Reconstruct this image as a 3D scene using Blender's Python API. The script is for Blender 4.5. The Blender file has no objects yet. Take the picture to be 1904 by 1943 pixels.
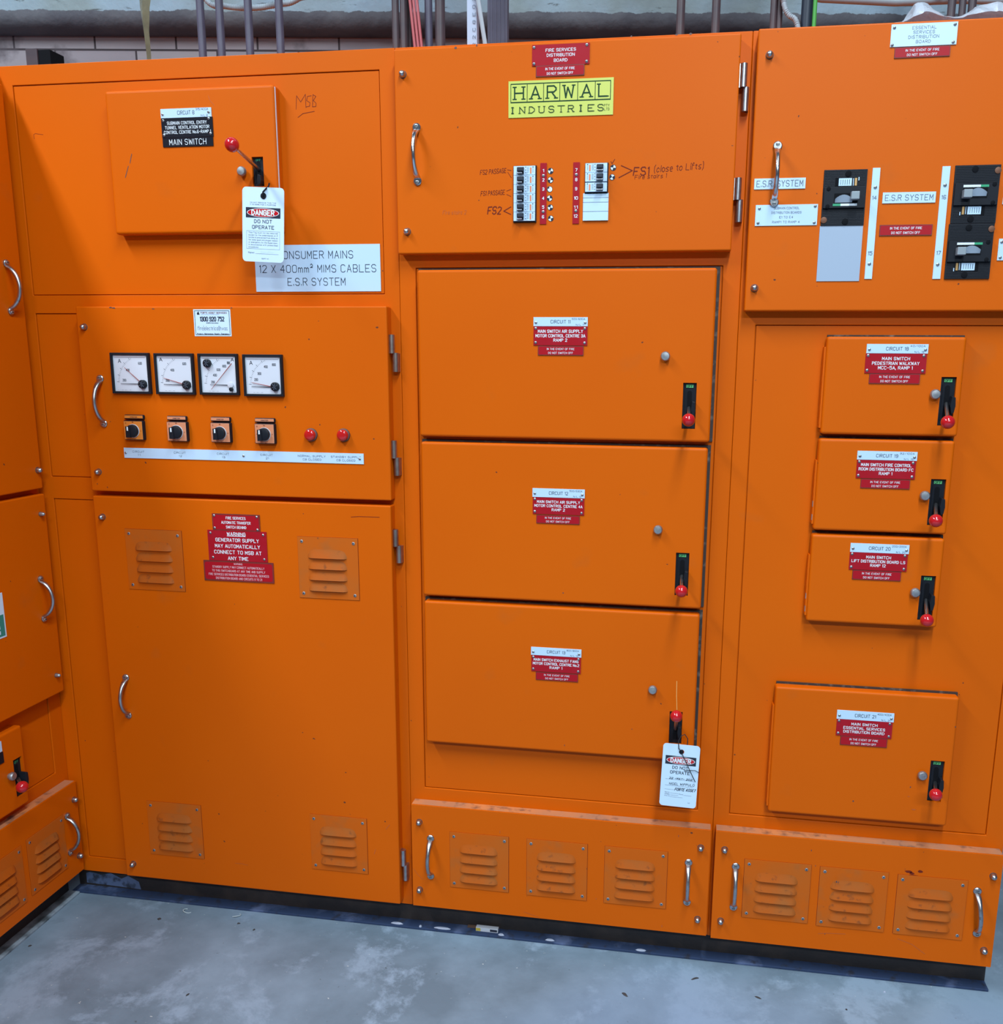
import bpy, math, random
from mathutils import Vector, Matrix
random.seed(7)
PI = math.pi
scene = bpy.context.scene
COL = scene.collection

# ---------------------------------------------------------------- camera, world, lights, exposure
cd = bpy.data.cameras.new('camera'); cam = bpy.data.objects.new('camera', cd); COL.objects.link(cam)
cd.sensor_fit = 'HORIZONTAL'; cd.sensor_width = 36.0
cd.lens = 1754.168 / 1904 * 36.0
cd.shift_x = -(1028.078 - 952.0) / 1904; cd.shift_y = (1060.438 - 971.5) / 1904
cd.clip_start = 0.05; cd.clip_end = 60
cam.matrix_world = Matrix(((0.98652643, -0.04200295, 0.15811814, 0.0),
                           (0.16334834, 0.19909484, -0.96627044, -2.0),
                           (0.0091057, 0.97907967, 0.20327343, 1.379),
                           (0, 0, 0, 1)))
scene.camera = cam

world = bpy.data.worlds.new('room_air'); scene.world = world; world.use_nodes = True
bg = world.node_tree.nodes['Background']; bg.inputs[0].default_value = (0.55, 0.72, 1.0, 1); bg.inputs[1].default_value = 0.10

def area(name, loc, rot, sx, sy, power, col=(0.74, 0.905, 1.0)):
    l = bpy.data.lights.new(name, 'AREA'); l.shape = 'RECTANGLE'; l.size = sx; l.size_y = sy; l.energy = power; l.color = col
    o = bpy.data.objects.new(name, l); o.location = loc; o.rotation_euler = rot; COL.objects.link(o); return o
area('tube_and_fill_light', (0.45, -2.3, 4.1), (0, 0, 0), 0.22, 2.4, 150)
area('tube_and_fill_light', (-2.3, -1.9, 3.9), (0, 0, 0), 0.30, 2.2, 135)
area('tube_and_fill_light', (0.8, -4.4, 3.4), (0, 0, 0), 2.4, 0.4, 200)  # added fill light behind the camera, evens out the board's front
area('tube_and_fill_light', (-0.4, 0.30, 3.25), (0, 0, 0), 2.6, 0.12, 6)

vs = scene.view_settings
vs.view_transform = 'Standard'; vs.look = 'None'; vs.gamma = 1.0; vs.use_curve_mapping = False
vs.exposure = 0.12

# ---------------------------------------------------------------- materials
MATS = {}
def mat(name, col, rough=0.5, metal=0.0, spec=0.5, noise=None, bump=None, dirt=None, coat=0.0, trans=0.0, alpha=1.0, emis=None):
    m = bpy.data.materials.new(name); m.use_nodes = True; nt = m.node_tree; N = nt.nodes; L = nt.links
    b = N['Principled BSDF']
    b.inputs['Base Color'].default_value = (*col, 1); b.inputs['Roughness'].default_value = rough
    b.inputs['Metallic'].default_value = metal; b.inputs['Specular IOR Level'].default_value = spec
    b.inputs['Coat Weight'].default_value = coat; b.inputs['Transmission Weight'].default_value = trans
    b.inputs['Alpha'].default_value = alpha
    tc = N.new('ShaderNodeTexCoord')
    cur = None
    if noise:                                    # (scale, other colour, low, high)
        n = N.new('ShaderNodeTexNoise'); n.inputs['Scale'].default_value = noise[0]; n.inputs['Detail'].default_value = 6
        L.new(tc.outputs['Object'], n.inputs['Vector'])
        r = N.new('ShaderNodeMapRange'); r.inputs[1].default_value = noise[2]; r.inputs[2].default_value = noise[3]; L.new(n.outputs[0], r.inputs[0])
        x = N.new('ShaderNodeMix'); x.data_type = 'RGBA'; x.inputs[6].default_value = (*col, 1); x.inputs[7].default_value = (*noise[1], 1)
        L.new(r.outputs[0], x.inputs[0]); cur = x.outputs[2]
    if dirt:                                     # list of (scale, colour, low, high, amount, detail)
        for (sc, dc, lo, hi, am, de) in dirt:
            n = N.new('ShaderNodeTexNoise'); n.inputs['Scale'].default_value = sc; n.inputs['Detail'].default_value = de
            L.new(tc.outputs['Object'], n.inputs['Vector'])
            r = N.new('ShaderNodeMapRange'); r.inputs[1].default_value = lo; r.inputs[2].default_value = hi; r.inputs[4].default_value = am; L.new(n.outputs[0], r.inputs[0])
            x = N.new('ShaderNodeMix'); x.data_type = 'RGBA'; x.inputs[7].default_value = (*dc, 1)
            if cur: L.new(cur, x.inputs[6])
            else: x.inputs[6].default_value = (*col, 1)
            L.new(r.outputs[0], x.inputs[0]); cur = x.outputs[2]
    if cur: L.new(cur, b.inputs['Base Color'])
    if bump:
        n = N.new('ShaderNodeTexNoise'); n.inputs['Scale'].default_value = bump[0]; n.inputs['Detail'].default_value = 4
        L.new(tc.outputs['Object'], n.inputs['Vector'])
        bp = N.new('ShaderNodeBump'); bp.inputs['Strength'].default_value = bump[1]; bp.inputs['Distance'].default_value = bump[2]
        L.new(n.outputs[0], bp.inputs['Height']); L.new(bp.outputs[0], b.inputs['Normal'])
    if emis:
        b.inputs['Emission Color'].default_value = (*emis[0], 1); b.inputs['Emission Strength'].default_value = emis[1]
    MATS[name] = m; return m

ORC = (0.63, 0.105, 0.0)
mat('orange', ORC, 0.46, spec=0.14, noise=(1.6, (0.60, 0.094, 0.0), 0.35, 0.7), bump=(420, 0.05, 0.001),
    dirt=[(75, (0.10, 0.035, 0.02), 0.80, 0.815, 0.9, 1), (9, (0.42, 0.10, 0.015), 0.66, 0.80, 0.35, 5)])
mat('orange_vent', (0.56, 0.100, 0.002), 0.5, spec=0.2, noise=(6, (0.47, 0.11, 0.012), 0.45, 0.75), bump=(300, 0.06, 0.001),
    dirt=[(60, (0.13, 0.05, 0.02), 0.72, 0.78, 0.8, 2), (18, (0.30, 0.11, 0.03), 0.58, 0.75, 0.45, 5)])
mat('louvre_dust_dimmed', (0.43, 0.085, 0.006), 0.55, spec=0.15, noise=(14, (0.34, 0.095, 0.018), 0.45, 0.7), dirt=[(70, (0.12, 0.04, 0.015), 0.60, 0.74, 0.6, 4)])  # dusty orange, made darker so the upward louvre faces look less lit
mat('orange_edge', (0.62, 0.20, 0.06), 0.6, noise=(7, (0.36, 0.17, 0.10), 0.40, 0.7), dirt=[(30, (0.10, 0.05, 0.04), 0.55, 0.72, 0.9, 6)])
mat('gasket', (0.035, 0.022, 0.018), 0.7, noise=(50, (0.20, 0.15, 0.12), 0.55, 0.8))
mat('chip', (0.10, 0.05, 0.045), 0.6)
mat('scratch', (0.85, 0.42, 0.12), 0.5)
mat('steel', (0.46, 0.46, 0.48), 0.33, 1.0, bump=(90, 0.05, 0.001), dirt=[(120, (0.25, 0.2, 0.18), 0.58, 0.72, 0.7, 3)])
mat('chrome', (0.62, 0.63, 0.66), 0.20, 1.0, dirt=[(90, (0.3, 0.24, 0.2), 0.6, 0.75, 0.6, 3)])
mat('zinc', (0.42, 0.43, 0.45), 0.45, 0.85, noise=(80, (0.30, 0.29, 0.30), 0.4, 0.7))
mat('hinge_steel', (0.42, 0.32, 0.28), 0.36, 0.9, noise=(60, (0.30, 0.20, 0.16), 0.4, 0.7))
mat('hinge_zinc', (0.50, 0.50, 0.53), 0.30, 0.95, noise=(70, (0.36, 0.35, 0.36), 0.4, 0.7))
mat('black_plastic', (0.012, 0.013, 0.018), 0.42, spec=0.15)
mat('black_matt', (0.004, 0.004, 0.006), 0.8, spec=0.15)
mat('black_ribbed', (0.014, 0.015, 0.02), 0.5, spec=0.15, bump=(300, 0.15, 0.001))
mat('white_plate', (0.50, 0.65, 0.82), 0.35)
mat('white_card', (0.58, 0.72, 0.88), 0.45)
mat('white_breaker', (0.52, 0.67, 0.84), 0.4)
mat('dial_white', (0.62, 0.63, 0.70), 0.35)
mat('glaze', (0.60, 0.60, 0.66), 0.3)
mat('red_plate', (0.36, 0.006, 0.014), 0.4, spec=0.2, noise=(30, (0.36, 0.008, 0.018), 0.4, 0.6))
mat('red_worn', (0.38, 0.006, 0.014), 0.42, spec=0.2)
mat('red_border', (0.20, 0.018, 0.015), 0.55, noise=(40, (0.13, 0.02, 0.015), 0.4, 0.7))
mat('black_plate', (0.012, 0.012, 0.018), 0.35, spec=0.15)
mat('ink_dark', (0.025, 0.028, 0.045), 0.6, spec=0.15)
mat('ink_grey', (0.12, 0.135, 0.18), 0.6, spec=0.15)
mat('ink_white', (0.72, 0.76, 0.82), 0.5)
mat('ink_pink', (0.72, 0.45, 0.50), 0.5)
mat('ink_brown', (0.16, 0.018, 0.008), 0.6, spec=0.15)
mat('ink_faint', (0.50, 0.09, 0.008), 0.6)
mat('yellow_plate', (0.56, 0.58, 0.11), 0.35)
mat('green_ink', (0.012, 0.045, 0.02), 0.5, spec=0.15)
mat('green_label', (0.02, 0.30, 0.14), 0.5)
mat('green_off', (0.10, 0.40, 0.14), 0.5)
mat('orange_stripe', (0.75, 0.22, 0.10), 0.5)
mat('grey_blank', (0.33, 0.39, 0.50), 0.45)
mat('grey_toggle', (0.25, 0.28, 0.31), 0.4)
mat('grey_drum', (0.30, 0.35, 0.43), 0.3)
mat('copper_screw', (0.16, 0.06, 0.03), 0.5, 0.3)
mat('brass_label', (0.55, 0.30, 0.10), 0.45)
mat('red_ball', (0.50, 0.008, 0.014), 0.18, coat=0.4)
mat('red_lens', (0.50, 0.010, 0.010), 0.15, coat=0.6)
mat('salmon_plate', (0.62, 0.23, 0.12), 0.38)
mat('salmon_orange', (0.68, 0.20, 0.03), 0.38)
mat('red_needle', (0.30, 0.03, 0.02), 0.4)
mat('teal_sticker', (0.02, 0.22, 0.18), 0.5)
mat('conduit_dark', (0.085, 0.075, 0.115), 0.5, noise=(20, (0.06, 0.05, 0.08), 0.4, 0.7))
mat('conduit_brown', (0.075, 0.045, 0.05), 0.5, noise=(25, (0.05, 0.035, 0.045), 0.4, 0.7))
mat('cable_red', (0.42, 0.09, 0.10), 0.5)
mat('cable_black', (0.012, 0.018, 0.035), 0.5)
mat('cable_green', (0.06, 0.32, 0.05), 0.5)
mat('trunking_white', (0.42, 0.47, 0.60), 0.5)
mat('conduit_grey', (0.30, 0.33, 0.37), 0.5)
mat('cable_pale', (0.34, 0.36, 0.40), 0.5)
mat('plastic_strip', (0.26, 0.24, 0.15), 0.25, noise=(25, (0.16, 0.15, 0.10), 0.4, 0.7), alpha=0.85)
mat('plastic_film', (0.72, 0.78, 0.88), 0.2, trans=0.3, alpha=0.6)
mat('plinth_black', (0.022, 0.017, 0.018), 0.65, noise=(14, (0.05, 0.035, 0.03), 0.45, 0.75), bump=(120, 0.3, 0.002))
mat('plinth_flange', (0.030, 0.048, 0.105), 0.7, spec=0.2, noise=(9, (0.10, 0.13, 0.24), 0.55, 0.66), dirt=[(45, (0.03, 0.03, 0.04), 0.55, 0.7, 0.8, 4)])
mat('plinth_pale', (0.26, 0.30, 0.35), 0.6, noise=(18, (0.06, 0.07, 0.08), 0.45, 0.65))
mat('plinth_smear', (0.10, 0.14, 0.26), 0.7, noise=(40, (0.03, 0.04, 0.07), 0.5, 0.62))
mat('putty', (0.42, 0.44, 0.55), 0.7)
mat('tie_clear', (0.45, 0.50, 0.52), 0.4)
mat('litter', (0.05, 0.04, 0.04), 0.8)
mat('rust_tray', (0.10, 0.05, 0.03), 0.8)
mat('litter_yellow', (0.55, 0.40, 0.06), 0.6)

# concrete floor: blotched bluish grey
m = mat('concrete', (0.30, 0.34, 0.38), 0.62, spec=0.35, bump=(26, 0.25, 0.004))
nt = m.node_tree; N = nt.nodes; L = nt.links; b = N['Principled BSDF']; tc = N.new('ShaderNodeTexCoord')
def nz(scale, det, rough=0.55, dist=0.0, vec=None):
    n = N.new('ShaderNodeTexNoise'); n.inputs['Scale'].default_value = scale; n.inputs['Detail'].default_value = det
    n.inputs['Roughness'].default_value = rough; n.inputs['Distortion'].default_value = dist; L.new(vec or tc.outputs['Object'], n.inputs['Vector']); return n.outputs[0]
def mr(o, a, c, d=0.0, e=1.0):
    r = N.new('ShaderNodeMapRange'); L.new(o, r.inputs[0]); r.inputs[1].default_value = a; r.inputs[2].default_value = c
    r.inputs[3].default_value = d; r.inputs[4].default_value = e; return r.outputs[0]
def mx(f, a, c):
    x = N.new('ShaderNodeMix'); x.data_type = 'RGBA'; L.new(f, x.inputs[0])
    for i, v in ((6, a), (7, c)):
        if isinstance(v, tuple): x.inputs[i].default_value = (*v, 1)
        else: L.new(v, x.inputs[i])
    return x.outputs[2]
c0 = mx(mr(nz(2.3, 7, 0.6, 0.15), 0.38, 0.64), (0.128, 0.168, 0.212), (0.235, 0.302, 0.382))
c0 = mx(mr(nz(3.4, 10, 0.72, 0.25), 0.52, 0.60, 0, 0.8), c0, (0.275, 0.345, 0.44))
c0 = mx(mr(nz(14, 6, 0.7), 0.55, 0.75, 0, 0.5), c0, (0.13, 0.165, 0.21))
c0 = mx(mr(nz(1.1, 3, 0.5), 0.5, 0.7, 0, 0.5), c0, (0.17, 0.25, 0.40))
c0 = mx(mr(nz(60, 3, 0.6), 0.70, 0.76, 0, 0.7), c0, (0.07, 0.07, 0.07))
c0 = mx(mr(nz(90, 2, 0.6), 0.72, 0.78, 0, 0.8), c0, (0.6, 0.6, 0.58))
L.new(c0, b.inputs['Base Color'])

# concrete ledge behind the board: flaking white paint above a ragged line, bare dark concrete below
m = mat('flaking_paint', (0.5, 0.5, 0.5), 0.7, spec=0.3, bump=(30, 0.5, 0.008))
nt = m.node_tree; N = nt.nodes; L = nt.links; b = N['Principled BSDF']; tc = N.new('ShaderNodeTexCoord')
sx = N.new('ShaderNodeSeparateXYZ'); L.new(tc.outputs['Object'], sx.inputs[0])
mp = N.new('ShaderNodeMapping'); mp.inputs['Scale'].default_value = (1, 1, 7); L.new(tc.outputs['Object'], mp.inputs[0])
ad = N.new('ShaderNodeMath'); ad.operation = 'MULTIPLY_ADD'; L.new(nz(26, 5, 0.6), ad.inputs[0]); ad.inputs[1].default_value = 0.022; L.new(sx.outputs[2], ad.inputs[2])
pm = mr(ad.outputs[0], 0.0585, 0.0605)
paint = mx(mr(nz(10, 8, 0.7, 0.5, mp.outputs[0]), 0.60, 0.66), mx(mr(nz(3, 3), 0.4, 0.6), (0.23, 0.27, 0.28), (0.29, 0.37, 0.45)), (0.085, 0.09, 0.09))
bare = mx(mr(nz(7, 6), 0.4, 0.7), (0.085, 0.080, 0.095), (0.13, 0.125, 0.14))
L.new(mx(pm, bare, paint), b.inputs['Base Color'])

# pale painted bricks
m = mat('brick', (0.3, 0.27, 0.28), 0.85, spec=0.2, bump=(40, 0.3, 0.004))
nt = m.node_tree; N = nt.nodes; L = nt.links; b = N['Principled BSDF']; tc = N.new('ShaderNodeTexCoord')
mp = N.new('ShaderNodeMapping'); mp.inputs['Rotation'].default_value = (PI / 2, 0, 0); L.new(tc.outputs['Object'], mp.inputs[0])
bk = N.new('ShaderNodeTexBrick'); L.new(mp.outputs[0], bk.inputs['Vector'])
bk.inputs['Scale'].default_value = 1.0; bk.inputs['Brick Width'].default_value = 0.235; bk.inputs['Row Height'].default_value = 0.058
bk.inputs['Mortar Size'].default_value = 0.003; bk.inputs['Color1'].default_value = (0.27, 0.22, 0.24, 1); bk.inputs['Color2'].default_value = (0.33, 0.28, 0.29, 1)
bk.inputs['Mortar'].default_value = (0.06, 0.045, 0.05, 1)
L.new(mx(mr(nz(6, 7), 0.6, 0.7, 0, 0.8), bk.outputs[0], (0.10, 0.08, 0.09)), b.inputs['Base Color'])

# ---------------------------------------------------------------- stroke lettering
G = {}
for ln in '''A 00 26 40,12 32
B 00 06 36 45 44 33 03,33 42 41 30 00
C 45 36 16 05 01 10 30 41
D 00 06 26 35 44 42 31 20 00
E 46 06 00 40,03 33
F 46 06 00,03 33
G 45 36 16 05 01 10 30 41 43 23
H 00 06,40 46,03 43
I 00 06
J 01 10 20 31 36
K 00 06,46 02,13 40
L 06 00 40
M 00 06 22 46 40
N 00 06 40 46
O 10 01 05 16 36 45 41 30 10
P 00 06 36 45 44 33 03
Q 10 01 05 16 36 45 41 30 10,22 40
R 00 06 36 45 44 33 03,23 40
S 45 36 16 05 04 13 33 42 41 30 10 01
T 06 46,26 20
U 06 01 10 30 41 46
V 06 20 46
W 06 10 25 40 56
X 00 46,06 40
Y 06 23 46,23 20
Z 06 46 00 40
0 10 01 05 16 36 45 41 30 10
1 05 16 10
2 05 16 36 45 44 00 40
3 05 16 36 45 44 33 13,33 42 41 30 10 01
4 30 36 02 42
5 46 06 04 34 43 41 30 10 01
6 45 36 16 05 01 10 30 41 42 33 03
7 06 46 10
8 13 04 05 16 36 45 44 33 13 02 01 10 30 41 42 33
9 01 10 30 41 45 36 16 05 04 13 43
. 00 01
, 01 09
- 03 33
_ 00 60
/ 00 36
| 09 07
( 17 05 01 19
) 07 15 11 09
^ 06 17 26 25 04 24
@ 33 23 12 21 31 34 25 15 04 01 10 30
a 34 30,33 24 14 03 01 10 20 31
b 06 00,03 14 24 33 31 20 10 01
c 33 24 14 03 01 10 20 31
d 36 30,33 24 14 03 01 10 20 31
e 02 32 33 24 14 03 01 10 30
f 26 16 05 00,04 24
g 34 39 28 18,33 24 14 03 01 10 20 31
h 06 00,03 14 24 33 30
i 00 04,05 06
j 14 19 08,15 16
k 06 00,01 34,12 30
l 06 00
m 00 04,03 14 23 20,23 34 43 40
n 00 04,03 14 24 33 30
o 10 01 03 14 24 33 31 20 10
p 04 08,03 14 24 33 31 20 10 01
q 34 38,33 24 14 03 01 10 20 31
r 00 04,02 14 24
s 34 14 03 12 22 31 20 00
t 15 11 20,04 24
u 04 01 10 20 31,34 30
v 04 20 44
w 04 10 23 30 44
x 00 34,04 30
y 04 11,34 18
z 04 34 00 30'''.split('\n'):
    k, r = ln[0], ln[2:]
    G[k] = [[(int(t[0]), {8: -2, 9: -1}.get(int(t[1]), int(t[1]))) for t in s.split()] for s in r.split(',')]
def adv(ch): return 3.0 if ch == ' ' else max(p[0] for s in G[ch] for p in s) + 1.9
def tw(s): return sum(adv(c) for c in s) - (1.9 if s[-1] != ' ' else 0)

# ---------------------------------------------------------------- mesh builder
class MB:
    def __init__(s): s.v = []; s.f = []; s.m = []; s.names = []
    def mi(s, n):
        if n not in s.names: s.names.append(n)
        return s.names.index(n)
    def face(s, pts, m): 
        b0 = len(s.v); s.v += [tuple(p) for p in pts]; s.f.append(tuple(range(b0, b0 + len(pts)))); s.m.append(s.mi(m))
    def mesh(s, vs_, fs, m):
        b0 = len(s.v); s.v += [tuple(p) for p in vs_]; k = s.mi(m)
        for f in fs: s.f.append(tuple(b0 + i for i in f)); s.m.append(k)
    def box(s, x0, x1, y0, y1, z0, z1, m, front=None):
        v = [(x, y, z) for x in (x0, x1) for y in (y0, y1) for z in (z0, z1)]
        fs = [(0, 1, 3, 2), (4, 6, 7, 5), (0, 4, 5, 1), (2, 3, 7, 6), (0, 2, 6, 4), (1, 5, 7, 3)]
        s.mesh(v, fs, m)
        if front: s.m[-4] = s.mi(front)
    def holed(s, x0, x1, y0, y1, z0, z1, h, yh, m):          # slab with a rectangular pocket h=(hx0,hz0,hx1,hz1) in its front (y0)
        xs = [x0, h[0], h[2], x1]; zs = [z0, h[1], h[3], z1]
        v = [(x, y0, z) for x in xs for z in zs]; I = lambda i, j: i * 4 + j
        fs = [(I(i, j), I(i + 1, j), I(i + 1, j + 1), I(i, j + 1)) for i in range(3) for j in range(3) if not (i == 1 and j == 1)]
        b = [I(1, 1), I(2, 1), I(2, 2), I(1, 2)]; n = len(v)
        v += [(v[k][0], yh, v[k][2]) for k in b]
        fs += [(b[k], n + k, n + (k + 1) % 4, b[(k + 1) % 4]) for k in range(4)] + [(n, n + 3, n + 2, n + 1)][:0] + [(n, n + 1, n + 2, n + 3)]
        c = len(v); v += [(x0, y1, z0), (x1, y1, z0), (x1, y1, z1), (x0, y1, z1)]
        fs += [(I(0, 0), c, c + 1, I(3, 0), I(2, 0), I(1, 0)), (I(3, 3), c + 2, c + 3, I(0, 3), I(1, 3), I(2, 3)),
               (I(0, 0), I(0, 1), I(0, 2), I(0, 3), c + 3, c), (I(3, 3), I(3, 2), I(3, 1), I(3, 0), c + 1, c + 2), (c + 3, c + 2, c + 1, c)]
        s.mesh(v, fs, m)
    def lathe(s, p, axis, prof, m, n=20):                     # prof: (distance along axis, radius)
        a = Vector(axis).normalized(); t = Vector((0, 0, 1)) if abs(a.z) < 0.9 else Vector((1, 0, 0))
        u = a.cross(t).normalized(); w = a.cross(u); p = Vector(p); v = []; fs = []
        for (d, r) in prof:
            for k in range(n):
                q = 2 * PI * k / n; v.append(p + a * d + (u * math.cos(q) + w * math.sin(q)) * r)
        for i in range(len(prof) - 1):
            for k in range(n):
                k2 = (k + 1) % n; fs.append((i * n + k, i * n + k2, (i + 1) * n + k2, (i + 1) * n + k))
        fs += [tuple(range(n - 1, -1, -1)), tuple((len(prof) - 1) * n + k for k in range(n))]
        s.mesh(v, fs, m)
    def ball(s, p, r, m, n=20):
        s.lathe(p, (0, 0, 1), [(-r * math.cos(PI * i / 12), max(1e-5, r * math.sin(PI * i / 12))) for i in range(13)], m, n)
    def tube(s, pts, rad, m, n=12, flat=None):                # rad number or list; flat = squash factor list
        pts = [Vector(p) for p in pts]; K = len(pts)
        rad = [rad] * K if not isinstance(rad, (list, tuple)) else rad
        up = None; v = []; fs = []
        for i, p in enumerate(pts):
            d = (pts[min(i + 1, K - 1)] - pts[max(i - 1, 0)]).normalized()
            if up is None: up = d.cross(Vector((1, 0, 0)) if abs(d.x) < 0.8 else Vector((0, 1, 0))).normalized()
            up = (up - d * up.dot(d)).normalized(); w = d.cross(up)
            for k in range(n):
                q = 2 * PI * k / n; v.append(p + (up * math.cos(q) * (flat[i] if flat else 1) + w * math.sin(q)) * rad[i])
        for i in range(K - 1):
            for k in range(n):
                k2 = (k + 1) % n; fs.append((i * n + k, i * n + k2, (i + 1) * n + k2, (i + 1) * n + k))
        fs += [tuple(range(n - 1, -1, -1)), tuple((K - 1) * n + k for k in range(n))]
        s.mesh(v, fs, m)
    def disc(s, x, y, z, rx, rz, m, n=28):
        s.face([(x + rx * math.cos(2 * PI * k / n), y, z + rz * math.sin(2 * PI * k / n)) for k in range(n)], m)
    def stroke(s, pts, y, w, m):                              # flat ribbon of pen strokes on the plane y
        h = w / 2; s.k = getattr(s, 'k', 0)
        for (a, b) in zip(pts[:-1], pts[1:]):
            d = Vector((b[0] - a[0], b[1] - a[1]))
            if d.length < 1e-7: continue
            s.k = (s.k + 1) % 24; yo = y; y = yo - s.k * 6e-6
            d.normalize(); nx, nz_ = -d.y * h, d.x * h; ex, ez = d.x * h * 0.75, d.y * h * 0.75
            s.face([(a[0] - ex - nx, y, a[1] - ez - nz_), (b[0] + ex - nx, y, b[1] + ez - nz_),
                    (b[0] + ex + nx, y, b[1] + ez + nz_), (a[0] - ex + nx, y, a[1] - ez + nz_)], m); y = yo
    def text(s, t, cx, cz, y, h, w=None, m='ink_dark', th=0.13, rot=0.0, slant=0.0, serif=False, left=False, wob=0.0):
        total = tw(t); k = h / 6.0; kx = (w / total) if w else k
        x = 0.0 if left else -total * kx / 2; ca, sa = math.cos(rot), math.sin(rot)
        def T(px, pz):
            pz2 = pz - (0 if left else h / 2); px2 = px + slant * pz
            return (cx + px2 * ca - pz2 * sa, cz + px2 * sa + pz2 * ca)
        for ch in t:
            if ch != ' ':
                for st in G[ch]:
                    s.stroke([T(x + (p[0] + random.uniform(-wob, wob)) * kx, (p[1] + random.uniform(-wob, wob)) * k) for p in st], y, th * h, m)
                    if serif and ch not in 'SO':
                        for e in (st[0], st[-1]):
                            if e[1] in (0, 6): s.stroke([T(x + (e[0] - 0.75) * kx, e[1] * k), T(x + (e[0] + 0.75) * kx, e[1] * k)], y, th * h * 0.8, m)
            x += adv(ch) * kx
    def build(s, name, parent=None, bevel=0, seg=2, smooth=False, label=None, org=None):
        root = parent
        while root is not None and root.parent is not None: root = root.parent
        o3 = Vector(root['_org']) if root is not None and '_org' in root else Vector((0, 0, 0))
        if org is not None: o3 = Vector(org)
        me = bpy.data.meshes.new(name); me.from_pydata([tuple(Vector(v) - o3) for v in s.v], [], s.f)
        for n in s.names: me.materials.append(MATS[n])
        me.polygons.foreach_set('material_index', s.m)
        if smooth: me.polygons.foreach_set('use_smooth', [True] * len(me.polygons))
        me.update()
        o = bpy.data.objects.new(name, me); COL.objects.link(o)
        if parent is not None: o.parent = parent
        if org is not None: o.location = o3
        if smooth:
            try:
                me.set_sharp_from_angle(angle=math.radians(40))
            except Exception: pass
        if bevel:
            b = o.modifiers.new('bevel', 'BEVEL'); b.width = bevel; b.segments = seg; b.limit_method = 'ANGLE'; b.angle_limit = math.radians(40)
            b.harden_normals = False
        if label: o['label'] = label
        return o

def thing(name, label, cat, loc, rz=0.0, org=None, group=None):
    o = bpy.data.objects.new(name, None); o.empty_display_size = 0.1; COL.objects.link(o)
    o.location = loc; o.rotation_euler = (0, 0, rz); o['label'] = label; o['category'] = cat
    o['_org'] = tuple(org if org is not None else loc)
    if group: o['group'] = group
    return o
def tag(o, label, cat, group=None):
    o['label'] = label; o['category'] = cat
    if group: o['group'] = group
    return o
def struct(o): o['kind'] = 'structure'; return o

# ---------------------------------------------------------------- setting
mb = MB(); mb.box(-6, 6, -6, 1.6, -0.1, 0.0, 'concrete'); struct(mb.build('floor'))
WY = math.radians(8.6)
def wall_pt(a, d, z): return (a * math.cos(WY) - d * math.sin(WY), 0.86 + a * math.sin(WY) + d * math.cos(WY), z)
mb = MB(); mb.box(-4.5, 4.5, 0.06, 0.3, 0.0, 3.6, 'brick')
o = struct(mb.build('wall_back')); o.location = wall_pt(0, 0, 0); o.rotation_euler = (0, 0, WY)
# ledge: cross-section swept along the wall, rounded underside
mb = MB(); prof = [(0.0, 0.75), (0.0, 0.045)] + [(0.0 + 0.05 * (1 - math.cos(q)), 0.036 - 0.036 * math.sin(q)) for q in [0, 0.4, 0.8, 1.2, PI / 2]] + [(0.075, 0.0), (0.075, 0.75)]
n = len(prof); NX = 60; v = []; fs = []
for i in range(NX + 1):
    a = -4.5 + 9 * i / NX
    for (d, z) in prof: v.append((a, d, z))
for i in range(NX):
    for k in range(n): k2 = (k + 1) % n; fs.append((i * n + k, (i + 1) * n + k, (i + 1) * n + k2, i * n + k2))
mb.mesh(v, fs, 'flaking_paint')
LEDGE_Z = 2.297
o = struct(mb.build('trim_1', smooth=True)); o.location = wall_pt(0, 0, LEDGE_Z); o.rotation_euler = (0, 0, WY)

# ---------------------------------------------------------------- shared pieces
YD = -0.030        # face of the outer doors
FR = 0.0           # face of the frame
def rect(b): return min(b[0], b[2]), min(b[1], b[3]), max(b[0], b[2]), max(b[1], b[3])
def bolt(x, z, y, parent, r=0.0068, m='steel', name='bolt'):
    mb = MB(); mb.lathe((x, y, z), (0, -1, 0), [(0, r * 1.02), (0.0045, r), (0.008, r * 0.92), (0.011, r * 0.66), (0.0125, r * 0.3), (0.0128, 0.0004)], m, 16)
    mb.lathe((x, y + 0.001, z), (0, -1, 0), [(0, r * 1.15), (0.0015, r * 1.15)], 'chip', 16)
    return mb.build(name, parent, smooth=True)
def knob(x, z, y, parent):
    mb = MB(); mb.lathe((x, y, z), (0, -1, 0), [(0, 0.0065), (0.005, 0.0065), (0.006, 0.0098), (0.011, 0.0098), (0.0135, 0.0078), (0.0142, 0.003), (0.0143, 0.0004)], 'zinc', 20)
    return mb.build('latch_knob', parent, smooth=True)
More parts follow.
